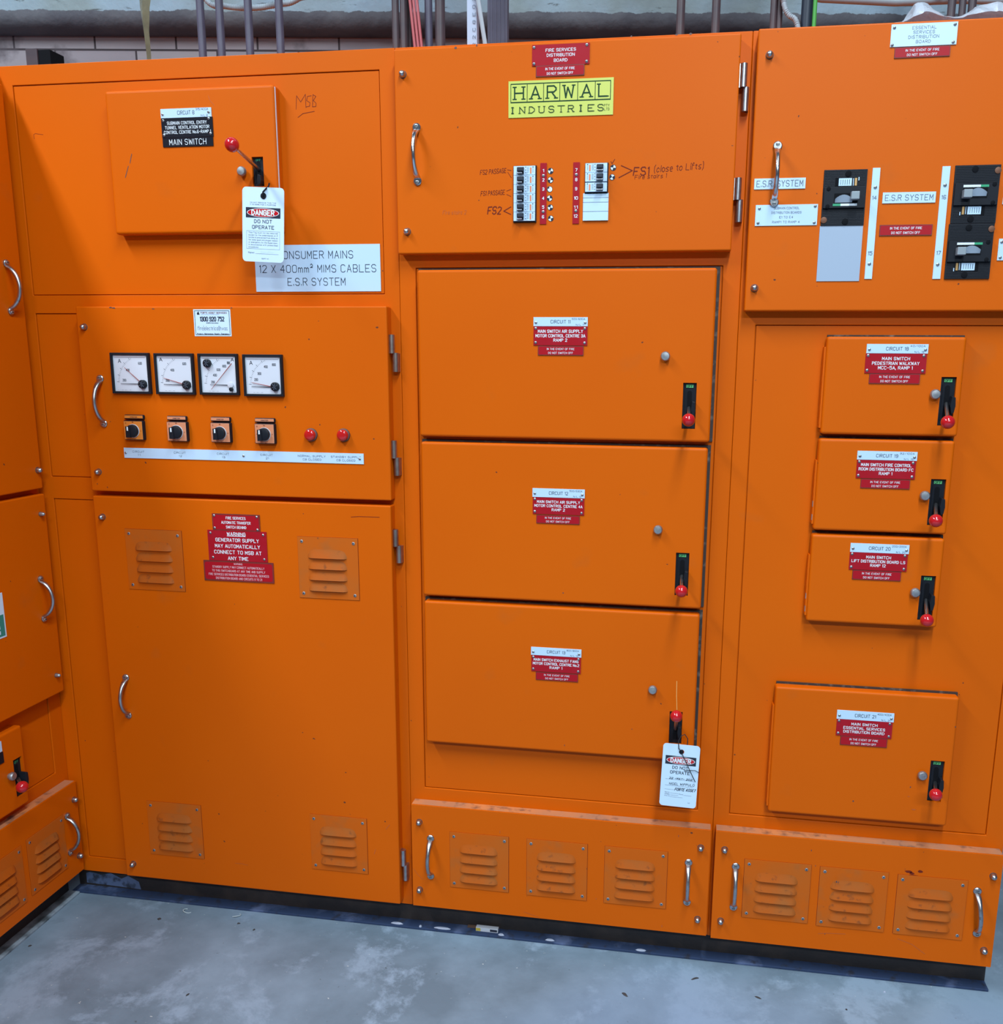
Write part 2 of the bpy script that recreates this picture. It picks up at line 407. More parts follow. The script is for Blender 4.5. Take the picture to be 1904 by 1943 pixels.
def handle(x0, z0, x1, z1, y, parent, m='steel', bow=0.026):   # (x0,z0) upper foot, (x1,z1) lower foot
    mb = MB(); A = Vector((x0, y, z0)); B = Vector((x1, y, z1)); pts = []; rad = []; fl = []
    for i in range(25):
        t = i / 24; s = math.sin(PI * t)
        d = bow * s ** 0.62
        e = abs(2 * t - 1)
        pts.append(A.lerp(B, 0.045 + 0.91 * t) + Vector((0, -0.0035 - d, 0)))
        rad.append(0.0047 + 0.0022 * max(0, e - 0.55) / 0.45); fl.append(1 - 0.45 * max(0, e - 0.6) / 0.4)
    mb.tube(pts, rad, m, 14, fl)
    for P_, sg in ((A, 1), (B, -1)):
        c = P_ + (A - B).normalized() * 0.002 * sg
        mb.lathe(c, (0, -1, 0), [(0, 0.0088), (0.003, 0.0088), (0.0045, 0.0072)], m, 18)
    h = mb.build('handle', parent, smooth=True)
    for P_, sg in ((A, 1), (B, -1)):
        c = P_ + (A - B).normalized() * 0.0045 * sg; q = MB()
        q.lathe(c + Vector((0, -0.004, 0)), (0, -1, 0), [(0, 0.0042), (0.0016, 0.0036), (0.002, 0.002)], 'zinc', 12)
        q.box(c.x - 0.003, c.x + 0.003, c.y - 0.0062, c.y - 0.0055, c.z - 0.0006, c.z + 0.0006, 'black_matt')
        # the screw sits in the foot of the handle: built into the same thing as its own piece
        if h.parent.parent is None or True: q.build('handle_screw', h.parent, smooth=True)
    return h
def hinge(x0, z0, x1, z1, y, parent, m):                       # two offset knuckles, one above the other
    zm = (z0 + z1) / 2; r = 0.0068; mb = MB()
    mb.lathe((x0 + r, y, zm), (0, 0, 1), [(0, r), (z1 - zm, r)], m, 16)
    mb.lathe((x1 - r, y + 0.004, z0), (0, 0, 1), [(0, r), (zm - z0 + 0.001, r)], m, 16)
    mb.box(x0 - 0.002, x0 + 0.004, y - 0.001, y + 0.008, zm, z1, m); mb.box(x1 - 0.006, x1 + 0.0, y + 0.004, 0.003, z0, zm, m)
    return mb.build('hinge', parent, smooth=True)
def chips(mb, lst, y, m='chip', sx=0.006, sz=0.002):
    for (x, z) in lst:
        n = 9; a = sx * random.uniform(0.5, 1.3); c = sz * random.uniform(0.6, 1.2)
        mb.face([(x + a * math.cos(2 * PI * k / n) * random.uniform(0.6, 1.1), y, z + c * math.sin(2 * PI * k / n) * random.uniform(0.6, 1.1)) for k in range(n)], m)
def screws(lst, y, parent, r=0.0028, m='zinc', name='screw'):
    for (x, z) in lst:
        mb = MB(); mb.lathe((x, y, z), (0, -1, 0), [(0, r), (0.0008, r), (0.0018, r * 0.6), (0.002, r * 0.1)], m, 12)
        mb.box(x - r * 0.7, x + r * 0.7, y - 0.0023, y - 0.0018, z - 0.0003, z + 0.0003, 'black_matt')
        mb.build(name, parent, smooth=True)
def plate(b, y, parent, m, lines, tm='ink_white', scr=(), th=0.15, border=None, t=0.0018, label=None, name='nameplate', serif=False):
    x0, z0, x1, z1 = rect(b); w = x1 - x0; h = z1 - z0; mb = MB()
    mb.box(x0, x1, y - t, y, z0, z1, border or m)
    yy = y - t - 0.0002
    if border:
        r = min(w, h) * 0.10; q = []
        for (sx_, sz_, a0) in ((1, 1, 0), (-1, 1, PI / 2), (-1, -1, PI), (1, -1, 3 * PI / 2)):
            for k in range(4):
                a = a0 + k * PI / 6; ex = w / 2 - h * 0.06; ez = h / 2 - h * 0.07
                q.append(((x0 + x1) / 2 + sx_ * (ex - r) + r * math.cos(a), yy, (z0 + z1) / 2 + sz_ * (ez - r) + r * math.sin(a)))
        mb.face(q, m); yy -= 0.0002
    for L_ in lines:
        s, fz, fh, fw = L_[:4]; fx = L_[4] if len(L_) > 4 else 0.5
        mb.text(s, x0 + w * fx, z1 - h * fz, yy, h * fh, w * fw, tm, th, serif=serif)
    p = mb.build(name, parent, label=label)
    screws([(x0 + w * a, z1 - h * c) for a, c in scr], y - t, p)
    return p
def isolator(b, y, parent, ball, root, ty='green_off', knobxy=None, slot=True, pivot=None, latch=True, rod='steel', ballr=0.0132, tabz=None):
    x0, z0, x1, z1 = rect(b); w = x1 - x0; h = z1 - z0; xc = (x0 + x1) / 2; mb = MB()
    mb.box(x0 + 0.0006, x1 - 0.0006, y - 0.001, y + 0.003, z0 + 0.0006, z1 - 0.0006, 'black_plastic')
    ys = y - 0.0014                                             # raised inner rim round the slot
    mb.box(x0 + w * 0.16, x0 + w * 0.22, ys - 0.0015, ys + 0.001, z0 + h * 0.12, z1 - h * 0.16, 'black_plastic')
    q = [(xc + w * 0.17 * math.cos(a), ys, z1 - h * 0.22 + w * 0.17 * math.sin(a)) for a in [k * PI / 8 for k in range(9)]]
    q += [(xc - w * 0.17, ys, z0 + h * 0.12), (xc + w * 0.17, ys, z0 + h * 0.12)]
    mb.face(q, 'black_matt')
    if ty:
        if ty == 'green_off':
            mb.box(x0 + w * 0.24, x1 - w * 0.24, ys - 0.0006, ys, z1 - h * 0.105, z1 - h * 0.04, 'green_off')
            mb.text('OFF', xc, z1 - h * 0.073, ys - 0.0008, h * 0.045, w * 0.40, 'green_ink', 0.2)
        else: mb.text('OFF', xc, z1 - h * 0.10, ys - 0.0008, h * 0.06, w * 0.42, ty, 0.14)
    isl = mb.build('isolator', parent, smooth=False)
    pv = pivot or (xc, z0 + h * 0.45)
    mb = MB(); P0 = Vector((pv[0], y - 0.002, pv[1])); P1 = Vector(ball)
    mb.tube([P0, P0.lerp(P1, 0.5), P1], [0.0042, 0.0036, 0.003], rod, 12)
    mb.build('lever', isl, smooth=True)
    mb = MB(); mb.ball(P1, ballr, 'red_ball', 24); mb.build('knob', isl, smooth=True, label='glossy red ball knob')
    if latch:                                                   # padlock tab on the right of the slot
        mb = MB(); zt = tabz or (z0 + h * 0.62)
        prof = [(x1 - w * 0.30, zt), (x1 - w * 0.06, zt - 0.002), (x1 - w * 0.02, zt - h * 0.20), (x1 - w * 0.10, zt - h * 0.34), (x1 - w * 0.28, zt - h * 0.36), (x1 - w * 0.36, zt - h * 0.18)]
        k = len(prof); v = [(a, y - 0.002, c) for a, c in prof] + [(a, y - 0.020, c - 0.001) for a, c in prof]
        mb.mesh(v, [tuple(range(k)), tuple(range(2 * k - 1, k - 1, -1))] + [(i, k + i, k + (i + 1) % k, (i + 1) % k) for i in range(k)], 'black_plastic')
        mb.build('padlock_tab', isl, bevel=0.001)
    return isl
def vent(b, y, parent, riv=True, n=4, rows=None):
    x0, z0, x1, z1 = rect(b); w = x1 - x0; h = z1 - z0; mb = MB()
    mb.box(x0, x1, y - 0.0016, y, z0, z1, 'orange_vent')
    mb.box(x0 - 0.0007, x1 + 0.0007, y - 0.0002, y, z0 - 0.0007, z1 + 0.0005, 'ink_brown')
    y2 = y - 0.0016
    for k in range(n):
        zl = z1 - h * (0.335 + 0.178 * k); hh = h * 0.14; p = 0.0070; nx = 20; hw = w * 0.325; v = []; fs = []
        for i in range(nx + 1):
            u = -1 + 2 * i / nx; e = max(0.0, 1 - abs(u) ** 7) ** 0.7
            for (f, g) in ((0, 1), (0.10, 0.86), (0.45, 0.52), (0.84, 0.14), (1, 0.0), (0.0, -0.015)):
                v.append((x0 + w * 0.49 + u * hw, y2 - p * f * e - 0.00005, zl + hh * g * (0.25 + 0.75 * e)))
        for i in range(nx):
            for j in range(5): fs.append((i * 6 + j, i * 6 + j + 1, i * 6 + 7 + j, i * 6 + 6 + j))
        mb.mesh(v, fs, 'louvre_dust_dimmed')
    p_ = mb.build('louvre_plate', parent, smooth=True)
    if riv:
        for (a, c) in ((0.07, 0.075), (0.93, 0.08), (0.07, 0.925), (0.93, 0.925)):
            x, z = x0 + w * a, z1 - h * c; q = MB()
            q.lathe((x, y2, z), (0, -1, 0), [(0, 0.0036), (0.0008, 0.0036), (0.0014, 0.0026)], 'zinc', 14)
            q.lathe((x, y2 - 0.0014, z), (0, -1, 0), [(0, 0.0013), (0.0002, 0.0013)], 'black_matt', 10)
            q.build('rivet', p_, smooth=True)
    return p_
def hstroke(mb, t, x, z, y, h, w, m, th=0.12, rot=0.0, slant=0.15, wob=0.25): mb.text(t, x, z, y, h, w, m, th, rot, slant, wob=wob)

def marks(lst, y, parent, w=None, m='chip', sx=None, sz=0.002, name=None):
    for k in lst:
        q = MB()
        if w: q.stroke(k, y, w, m)
        else: chips(q, [k], y, m, sx or 0.003, sz)
        q.build(name or ('scratch_mark' if w else 'paint_chip'), parent)

# ================================================================ LEFT UNIT (meters, transfer switch)
def unit(x0, x1, holes, label, H=2.02, zb=0.066, depth=0.45, stiles=(), rz=0.0, loc=None, org=None, nlabel=None):
    root = thing('switchboard_cabinet', label, 'electrical cabinet', loc or ((x0 + x1) / 2, 0, 0), rz, org or ((x0 + x1) / 2, 0, 0))
    # carcass with a sheet front cut into rails and stiles round each recessed panel
    mb = MB(); mb.box(x0, x1, 0.006, depth, zb, H, 'orange')
    xs = sorted(set([x0, x1] + [q for h in holes for q in (h[0], h[2])])); zs = sorted(set([zb, H] + [q for h in holes for q in (h[1], h[3])]))
    fr = MB()
    v = {}
    def solid(a, c): return not any(h[0] < a < h[2] and h[1] < c < h[3] for h in holes)
    ids = {}; V = []; F = []
    def vid(x, y, z):
        k = (round(x, 5), y, round(z, 5))
        if k not in ids: ids[k] = len(V); V.append((x, y, z))
        return ids[k]
    for i in range(len(xs) - 1):
        for j in range(len(zs) - 1):
            a, c = (xs[i] + xs[i + 1]) / 2, (zs[j] + zs[j + 1]) / 2
            if not solid(a, c): continue
            F.append((vid(xs[i], 0.0, zs[j]), vid(xs[i + 1], 0.0, zs[j]), vid(xs[i + 1], 0.0, zs[j + 1]), vid(xs[i], 0.0, zs[j + 1])))
            for (ii, jj, e) in ((i - 1, j, 0), (i + 1, j, 1), (i, j - 1, 2), (i, j + 1, 3)):
                out = ii < 0 or jj < 0 or ii >= len(xs) - 1 or jj >= len(zs) - 1
                if out or not solid((xs[ii] + xs[ii + 1]) / 2, (zs[jj] + zs[jj + 1]) / 2):
                    p, q = {0: ((xs[i], zs[j + 1]), (xs[i], zs[j])), 1: ((xs[i + 1], zs[j]), (xs[i + 1], zs[j + 1])),
                            2: ((xs[i], zs[j]), (xs[i + 1], zs[j])), 3: ((xs[i + 1], zs[j + 1]), (xs[i], zs[j + 1]))}[e]
                    F.append((vid(q[0], 0.0, q[1]), vid(p[0], 0.0, p[1]), vid(p[0], 0.006, p[1]), vid(q[0], 0.006, q[1])))
    mb.mesh(V, F, 'orange')
    root['_f'] = 1
    body = mb.build('frame', root, bevel=0.0016, seg=2)
    for h in holes:
        p = MB(); g = 0.0016; p.box(h[0] + g, h[2] - g, 0.0018, 0.0065, h[1] + g, h[3] - g, 'orange'); p.build('cover_panel', root, bevel=0.0008)
    return root, body
def door(b, y0, y1, parent, bevel=0.003, seg=3, hole=None, edge=False, extra=None):
    x0, z0, x1, z1 = rect(b); mb = MB()
    if hole:
        h = rect(hole); mb.holed(x0, x1, y0, y1, z0, z1, h, y0 + 0.007, 'orange')
    else: mb.box(x0, x1, y0, y1, z0, z1, 'orange')
    if extra: extra(mb)
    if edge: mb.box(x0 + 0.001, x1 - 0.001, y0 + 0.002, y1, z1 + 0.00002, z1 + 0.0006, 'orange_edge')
    o = mb.build('door', parent, bevel=bevel, seg=seg)
    if hole:
        me = o.data; o.modifiers['bevel'].limit_method = 'WEIGHT'
        at_ = me.attributes.new('bevel_weight_edge', 'FLOAT', 'EDGE'); og = Vector(parent['_org'])
        def out(v):
            p = v.co + og
            return (abs(p.x - x0) < 1e-5 or abs(p.x - x1) < 1e-5, abs(p.z - z0) < 1e-5 or abs(p.z - z1) < 1e-5, p.y)
        for e in me.edges:
            a, c = me.vertices[e.vertices[0]].co + og, me.vertices[e.vertices[1]].co + og
            same_x = abs(a.x - c.x) < 1e-5 and min(abs(a.x - x0), abs(a.x - x1)) < 1e-5
            same_z = abs(a.z - c.z) < 1e-5 and min(abs(a.z - z0), abs(a.z - z1)) < 1e-5
            fr_ = abs(a.y - y0) < 1e-5 and abs(c.y - y0) < 1e-5
            at_.data[e.index].value = 1.0 if (fr_ and (same_x or same_z)) or (same_x and same_z) else 0.0
    return o

P1 = (-1.5280, 1.5305, -0.6783, 1.9798)
P2 = (-1.5239, 1.1096, -0.6853, 1.4897)
P3 = (-1.5205, 1.0618, -0.6952, 1.0618)
P3 = (P1[0], -1.5222, 0.1085, P1[2], 0)[:0] or (P1[0] + 0.001, (-1.5223, 0.1072)[1], P1[2], (-1.5208, 1.0565)[1])
P2 = (P1[0] + 0.001, P2[1], P1[2], (-1.5237, 1.4901)[1])
SEAM1 = -0.6445; SEAM2 = 0.079; XR = 0.706; XL = -1.5635
root, body = unit(XL - 0.02, SEAM1, [P1, P2, P3], 'tall orange switchboard cabinet with four square ammeters and a long louvred lower door')

# breaker door, circuit 8
D8 = (-1.2898, 1.6584, -0.9010, 1.9532)
I8 = (-0.9580, 1.7524, -0.9321, 1.8117); I8 = (I8[0], I8[1] , I8[2], I8[3])
dr = door(D8, -0.026, 0.0, root, bevel=0.006, seg=4, hole=I8)
isolator(I8, -0.020, root, (0, 0, 0), root, ty='green_label', latch=True, ballr=0.0136, pivot=(-0.9440, 1.7894)) if False else None
bx, bz = -0.9306, 1.8049
isolator(I8, -0.020, root, (bx, -0.165, bz), root, ty='green_label', ballr=0.0142, pivot=(-0.9451, 1.7873), tabz=(-0.9371, 1.7750)[1])
knob(-0.9780, 1.7818, -0.026, dr)
mb = MB(); r8 = rect(D8); mb.box(r8[2] - 0.0006, r8[2] + 0.0006, -0.0215, -0.0175, r8[1] + 0.006, r8[3] - 0.004, 'glaze'); mb.build('door_seal', dr, label='pale seal strip')
plate((-1.1599, 1.8941, -1.0433, 1.9124), -0.026, root, 'white_plate', [('CIRCUIT 8', 0.47, 0.40, 0.33), ('315/400A', 0.16, 0.22, 0.24, 0.82), ('N/L 8', 0.84, 0.2, 0.13, 0.86)], 'ink_dark', ((0.04, 0.6), (0.95, 0.5)), 0.10)
plate((-1.1599, 1.8546, -1.0416, 1.8937), -0.026, root, 'black_plate', [('SUBMAIN CONTROL ENTRY', 0.26, 0.15, 0.77), ('TUNNEL VENTILATION MOTOR', 0.49, 0.15, 0.86), ('CONTROL CENTRE No.6-RAMP 1', 0.73, 0.15, 0.91)], 'ink_white', ((0.04, 0.12), (0.93, 0.08), (0.04, 0.86), (0.95, 0.84)), 0.14, label='black plate with white lettering')
plate((-1.1595, 1.8360, -1.0431, 1.8539), -0.026, root, 'black_plate', [('MAIN SWITCH', 0.48, 0.60, 0.73)], 'ink_white', (), 0.10, label='black plate with large white lettering')
# big white mains plate on the cover panel, pen mark above
plate((-0.9752, 1.5368, -0.6866, 1.6352), 0.0018, root, 'white_plate', [('CONSUMER MAINS', 0.215, 0.155, 0.60, 0.487), ('12 X 400mm^ MIMS CABLES', 0.51, 0.155, 0.93), ('E.S.R SYSTEM', 0.79, 0.155, 0.46, 0.49)], 'ink_dark', (), 0.085, label='large white plate with thin black lettering')
mb = MB(); yy = 0.0016
for st in ([(-0.8649,1.9096), (-0.8627,1.9364), (-0.8539,1.9238), (-0.8428,1.9386), (-0.8426,1.9122)], [(-0.8298,1.9353), (-0.8383,1.9344), (-0.8406,1.9262), (-0.8332,1.9218), (-0.8345,1.9149), (-0.8421,1.9139)], [(-0.8280,1.9134), (-0.8260,1.9372), (-0.8196,1.9337), (-0.8256,1.9257), (-0.8197,1.9205), (-0.8204,1.9140), (-0.8280,1.9134)], [(-0.8614,1.8938), (-0.8502,1.9009), (-0.8241,1.9046)]):
    mb.stroke(st, yy, 0.0011, 'ink_brown')
mb.build('pen_mark', root, label='handwritten letters in brown pen')

marks(([(-1.2356,1.8246), (-1.2413,1.8062)], [(-1.2458,1.7999), (-1.2549,1.7772)]), -0.0263, dr, w=0.0016, m='chip')
marks(([(-1.0487,1.9355), (-1.0446,1.9250), (-1.0365,1.9165)],), -0.0263, dr, w=0.001, m='ink_faint')


marks(([(-1.4883,1.8774), (-1.4839,1.8795), (-1.4649,1.8767)], [(-1.4883,1.8774), (-1.4877,1.8686)]), 0.0016, root, w=0.0009, m='ink_brown')


# meter door
MD = (-1.4018, 1.0827, -0.6645, 1.5038)
dr = door(MD, YD, 0.0, root)
def P_(x, z): return (x, z)
bolt(-1.3830, 1.4584, YD, dr); bolt(-1.3792, 1.1282, YD, dr)
handle(-1.3540, 1.3412, -1.3544, 1.2432, YD, dr, 'steel')
for b in ((-0.6666, 1.3656, -0.6460, 1.4446), (-0.6670, 1.1378, -0.6481, 1.2158)):
    r = rect(b); hinge(r[0], r[1], r[2], r[3], -0.016, dr, 'hinge_steel')
chips_list = [-1.3092, 1.5006, -1.2092, 1.4988]
marks([(-1.3142, 1.5015), (-1.3059, 1.5002)], -0.0304, dr, sx=0.005); marks([(-1.2093, 1.4983), (-1.0213, 1.5003)], -0.0304, dr, sx=0.003)

# service sticker
r = rect((-1.1127, 1.4393, -1.0246, 1.4973)); w = r[2] - r[0]; h = r[3] - r[1]
mb = MB(); mb.box(r[0], r[2], YD - 0.0006, YD, r[1], r[3], 'white_card'); yy = YD - 0.0008
e = 0.035 * w
for (a0, c0_, a1, c1) in ((r[0] + e, r[1] + e, r[2] - e, r[1] + e), (r[0] + e, r[3] - e, r[2] - e, r[3] - e), (r[0] + e, r[1] + e, r[0] + e, r[3] - e), (r[2] - e, r[1] + e, r[2] - e, r[3] - e)):
    mb.stroke([(a0, c0_), (a1, c1)], yy, 0.0011, 'ink_dark')
X = lambda f: r[0] + w * f
Zf = lambda f: r[3] - h * f
mb.face([(X(0.10), yy, Zf(0.20)), (X(0.17), yy, Zf(0.20)), (X(0.155), yy, Zf(0.13)), (X(0.14), yy, Zf(0.07)), (X(0.12), yy, Zf(0.11)), (X(0.095), yy, Zf(0.13))], 'ink_dark')
mb.text('FORTE ASSET SERVICES', X(0.55), Zf(0.13), yy, h * 0.055, w * 0.70, 'ink_brown', 0.2)
mb.stroke([(X(0.2), Zf(0.195)), (X(0.70), Zf(0.195))], yy, 0.0004, 'ink_grey')
mb.text('1300 920 752', X(0.50), Zf(0.36), yy, h * 0.15, w * 0.64, 'ink_dark', 0.21)
mb.text('info@fortess.com.au', X(0.5), Zf(0.50), yy, h * 0.045, w * 0.32, 'ink_dark', 0.15)
mb.text('fire|electrical|hvac', X(0.5), Zf(0.70), yy, h * 0.145, w * 0.80, 'ink_grey', 0.08)
mb.text('Projects  Maintenance  Repairs  Emergency', X(0.5), Zf(0.91), yy, h * 0.055, w * 0.86, 'ink_dark', 0.17)
mb.build('sticker', root, label='white service sticker with blue-black print')
# ammeters
def meter(b, kind, label):
    x0, z0, x1, z1 = rect(b); w = x1 - x0; h = z1 - z0; y = YD; mb = MB(); d = 0.009; t = 0.055 * w
    mb.box(x0, x0 + t, y - d, y, z0, z1, 'black_plastic'); mb.box(x1 - t, x1, y - d, y, z0, z1, 'black_plastic')
    mb.box(x0 + t, x1 - t, y - d, y, z0, z0 + t, 'black_plastic'); mb.box(x0 + t, x1 - t, y - d, y, z1 - t, z1, 'black_plastic')
    root_m = mb.build('ammeter', root, bevel=0.0008, label=label)
    mb = MB(); mb.box(x0 + t, x1 - t, y - 0.0045, y, z0 + t, z1 - t, 'dial_white'); yy = y - 0.0047
    px = lambda f: x0 + w * f
    pz = lambda f: z1 - h * f
    mb.box(px(0.09), px(0.915), yy - 0.0012, yy, pz(0.105), pz(0.075), 'glaze'); mb.box(px(0.905), px(0.935), yy - 0.0012, yy, pz(0.93), pz(0.075), 'glaze')
    cx_, cz_ = (0.80, 0.74) if kind != 2 else (0.80, 0.745)
    A = {0: (0.22, 0.20), 1: (0.16, 0.15), 2: (0.86, 0.14), 3: (0.20, 0.20)}[kind]
    mb.text('A', px(A[0]), pz(A[1]), yy, h * 0.085, w * 0.07, 'ink_dark', 0.16)
    n = 26
    for k in range(n):
        a = PI - k / (n - 1) * PI / 2 - 0.04; R0 = 0.62 * w; R1 = (0.645 if k % 4 else 0.675) * w
        q0 = (px(cx_) + R0 * math.cos(a), pz(cz_) + R0 * math.sin(a)); q1 = (px(cx_) + R1 * math.cos(a), pz(cz_) + R1 * math.sin(a))
        if q1[0] > x0 + 1.5 * t and q1[1] < z1 - 2.2 * t: mb.stroke([q0, q1], yy, 0.0005 if k % 4 else 0.0008, 'ink_dark')
    nums = {0: (('200', 0.31, 0.67), ('400', 0.42, 0.42), ('600', 0.75, 0.255)), 1: (('200', 0.30, 0.66), ('400', 0.44, 0.405), ('600', 0.76, 0.25)),
            2: (('200', 0.34, 0.69), ('400', 0.40, 0.52), ('600', 0.50, 0.39), ('800', 0.65, 0.30), ('1000', 0.76, 0.22)),
            3: (('200', 0.31, 0.60), ('300', 0.40, 0.455), ('400', 0.57, 0.29), ('800', 0.78, 0.24))}[kind]
    for (s, a, c) in nums: mb.text(s, px(a), pz(c), yy, h * 0.054, w * 0.088 * (0.8 if len(s) > 3 else 1), 'ink_dark', 0.16)
    mb.text('.. . _ _.. _', px(0.3), pz(0.90), yy, h * 0.02, w * 0.34, 'ink_grey', 0.2)
    mb.build('dial', root_m)
    def needle(a, c, e, f, m, wd, lift):
        q = MB(); Aa = Vector((px(a), yy - lift, pz(c))); Bb = Vector((px(e), yy - lift, pz(f)))
        q.tube([Aa, Bb], [wd * 0.5, wd], m, 6); q.build('pointer', root_m, label=('red pointer' if m == 'red_needle' else 'black pointer'))
    if kind == 0: needle(0.35, 0.36, 0.78, 0.75, 'red_needle', 0.0009, 0.002); needle(0.22, 0.755, 0.78, 0.76, 'black_plastic', 0.0008, 0.0014)
    if kind == 1: needle(0.21, 0.60, 0.78, 0.765, 'red_needle', 0.0009, 0.002); needle(0.20, 0.755, 0.78, 0.765, 'black_plastic', 0.0008, 0.0014)
    if kind == 2: needle(0.30, 0.87, 0.855, 0.235, 'red_needle', 0.0009, 0.003); needle(0.27, 0.75, 0.76, 0.76, 'black_plastic', 0.0008, 0.0014)
    if kind == 3: needle(0.20, 0.67, 0.78, 0.78, 'red_needle', 0.0009, 0.002); needle(0.19, 0.765, 0.78, 0.78, 'black_plastic', 0.0008, 0.0014)
    def boss(a, c, rr, back=True):
        q = MB(); n_ = 24; pr = [(0.0, rr), (0.006, rr), (0.0075, rr * 0.8)]
        q.lathe((px(a), yy, pz(c)), (0, -1, 0), pr, 'black_plastic', n_)
        for k in range(7):
            a_ = 2 * PI * k / 14; ex, ez = math.cos(a_) * rr * 0.75, math.sin(a_) * rr * 0.75
            q.tube([(px(a) - ex, yy - 0.0076, pz(c) - ez), (px(a) + ex, yy - 0.0076, pz(c) + ez)], 0.0005, 'ink_grey' if k % 2 else 'black_plastic', 5)
        q.build('adjuster', root_m, smooth=True)
    if kind != 2: boss(0.80, 0.765, 0.0098)
    else:
        boss(0.235, 0.235, 0.0092)
        q = MB(); q.lathe((px(0.79), yy, pz(0.755)), (0, -1, 0), [(0, 0.0066), (0.003, 0.0066), (0.0035, 0.005)], 'glaze', 20); q.build('pivot_cover', root_m, smooth=True)
        q = MB(); q.lathe((px(0.82), yy - 0.003, pz(0.86)), (0, -1, 0), [(0, 0.0045), (0.004, 0.0045), (0.005, 0.003)], 'black_plastic', 18); q.build('adjuster', root_m, smooth=True)
meter((-1.3207, 1.3106, -1.2253, 1.4020), 0, 'ammeter with red pointer raised to mid scale')
meter((-1.2125, 1.3104, -1.1176, 1.4015), 1, 'ammeter with low red pointer')
meter((-1.1058, 1.3108, -1.0111, 1.4015), 2, 'ammeter with extra knob and diagonal pointer')
meter((-0.9988, 1.3091, -0.9056, 1.4004), 3, 'ammeter with two low pointers')
# selector switches
def selector(bt, bb, mt):
    t = rect(bt); q = rect(bb); y = YD; mb = MB()
    for (s, d) in ((t, 0.008), (q, 0.012)): mb.box(s[0], s[2], y - d, y, s[1], s[3], 'black_plastic')
    sw = mb.build('selector_switch', root, bevel=0.0025, seg=3)
    mb = MB(); e = 0.0016
    mb.box(t[0] + e, t[2] - e, y - 0.0086, y - 0.008, t[1] + e + 0.001, t[3] - e, mt); mb.text('AMMETER', (t[0] + t[2]) / 2, (t[1] + t[3]) / 2, y - 0.0089, 0.0022, (t[2] - t[0]) * 0.36, 'ink_dark', 0.2)
    mb.box(q[0] + e, q[2] - e, y - 0.0126, y - 0.012, q[1] + e, q[3] - e, mt)
    w = q[2] - q[0]; cx_, cz_ = (q[0] + q[2]) / 2, (q[1] + q[3]) / 2 - 0.001; yy = y - 0.0129
    for (s, a, c) in (('O', -0.36, 0.36), ('R1', 0.0, 0.40), ('4', -0.38, 0), ('4', 0.38, 0), ('B', 0.04, -0.42)): mb.text(s, cx_ + a * w, cz_ + c * w, yy, 0.0026, None, 'ink_brown', 0.18)
    mb.build('face_plate', sw, bevel=0.0004, label='copper coloured face plate')
    mb = MB(); r = w * 0.30
    mb.lathe((cx_, y - 0.0126, cz_), (0, -1, 0), [(0, r * 1.06), (0.002, r * 1.06)], 'glaze', 28)
    mb.lathe((cx_, y - 0.0140, cz_), (0, -1, 0), [(0, r), (0.007, r * 0.96), (0.008, r * 0.85)], 'black_plastic', 28)
    mb.box(cx_ - r * 0.86, cx_ - r * 0.15, y - 0.0235, y - 0.014, cz_ - r * 1.0, cz_ + r * 0.72, 'black_plastic')
    mb.box(cx_ - r * 0.62, cx_ - r * 0.40, y - 0.0240, y - 0.0234, cz_ + r * 0.05, cz_ + r * 0.66, 'ink_white')
    mb.build('knob', sw, smooth=True, label='black rotary knob with white pointer mark')
selector((-1.2977, 1.2525, -1.2490, 1.2630), (-1.2982, 1.2056, -1.2494, 1.2499), 'salmon_orange')
selector((-1.1912, 1.2515, -1.1431, 1.2622), (-1.1907, 1.2046, -1.1410, 1.2496), 'salmon_plate')
selector((-1.0840, 1.2510, -1.0363, 1.2618), (-1.0834, 1.2044, -1.0352, 1.2494), 'salmon_plate')
selector((-0.9775, 1.2508, -0.9295, 1.2612), (-0.9768, 1.2039, -0.9288, 1.2490), 'salmon_plate')
for (x, z) in ((-0.8467, 1.2258), (-0.7703, 1.2268)):
    mb = MB(); mb.lathe((x, YD, z), (0, -1, 0), [(0, 0.0145), (0.005, 0.0145), (0.006, 0.0125)], 'chip', 28); il = mb.build('indicator_lamp', root, smooth=True, label='round red indicator lamp')
    mb = MB(); mb.lathe((x, YD - 0.005, z), (0, -1, 0), [(0, 0.0122), (0.008, 0.0122), (0.0105, 0.0105), (0.0115, 0.007), (0.0118, 0.0005)], 'red_lens', 28); mb.build('lens', il, smooth=True, label='red lens')
b = (-1.3087, 1.1631, -0.7258, 1.1865)
p = plate(b, YD, root, 'white_plate', [('CIRCUIT', 0.36, 0.17, 0.05, 0.063), ('11', 0.68, 0.17, 0.01, 0.065), ('CIRCUIT', 0.36, 0.17, 0.05, 0.241), ('12', 0.68, 0.17, 0.012, 0.243), ('CIRCUIT', 0.36, 0.17, 0.05, 0.424), ('13', 0.68, 0.17, 0.012, 0.426),
    ('CIRCUIT', 0.36, 0.17, 0.05, 0.606), ('21', 0.68, 0.17, 0.012, 0.608), ('NORMAL SUPPLY', 0.36, 0.17, 0.112, 0.791), ('CB CLOSED', 0.68, 0.17, 0.075, 0.792), ('STANDBY SUPPLY', 0.36, 0.17, 0.12, 0.929), ('CB CLOSED', 0.68, 0.17, 0.075, 0.929)],
    'ink_dark', ((0.008, 0.5), (0.51, 0.5), (0.985, 0.5)), 0.12, label='long white engraved strip')

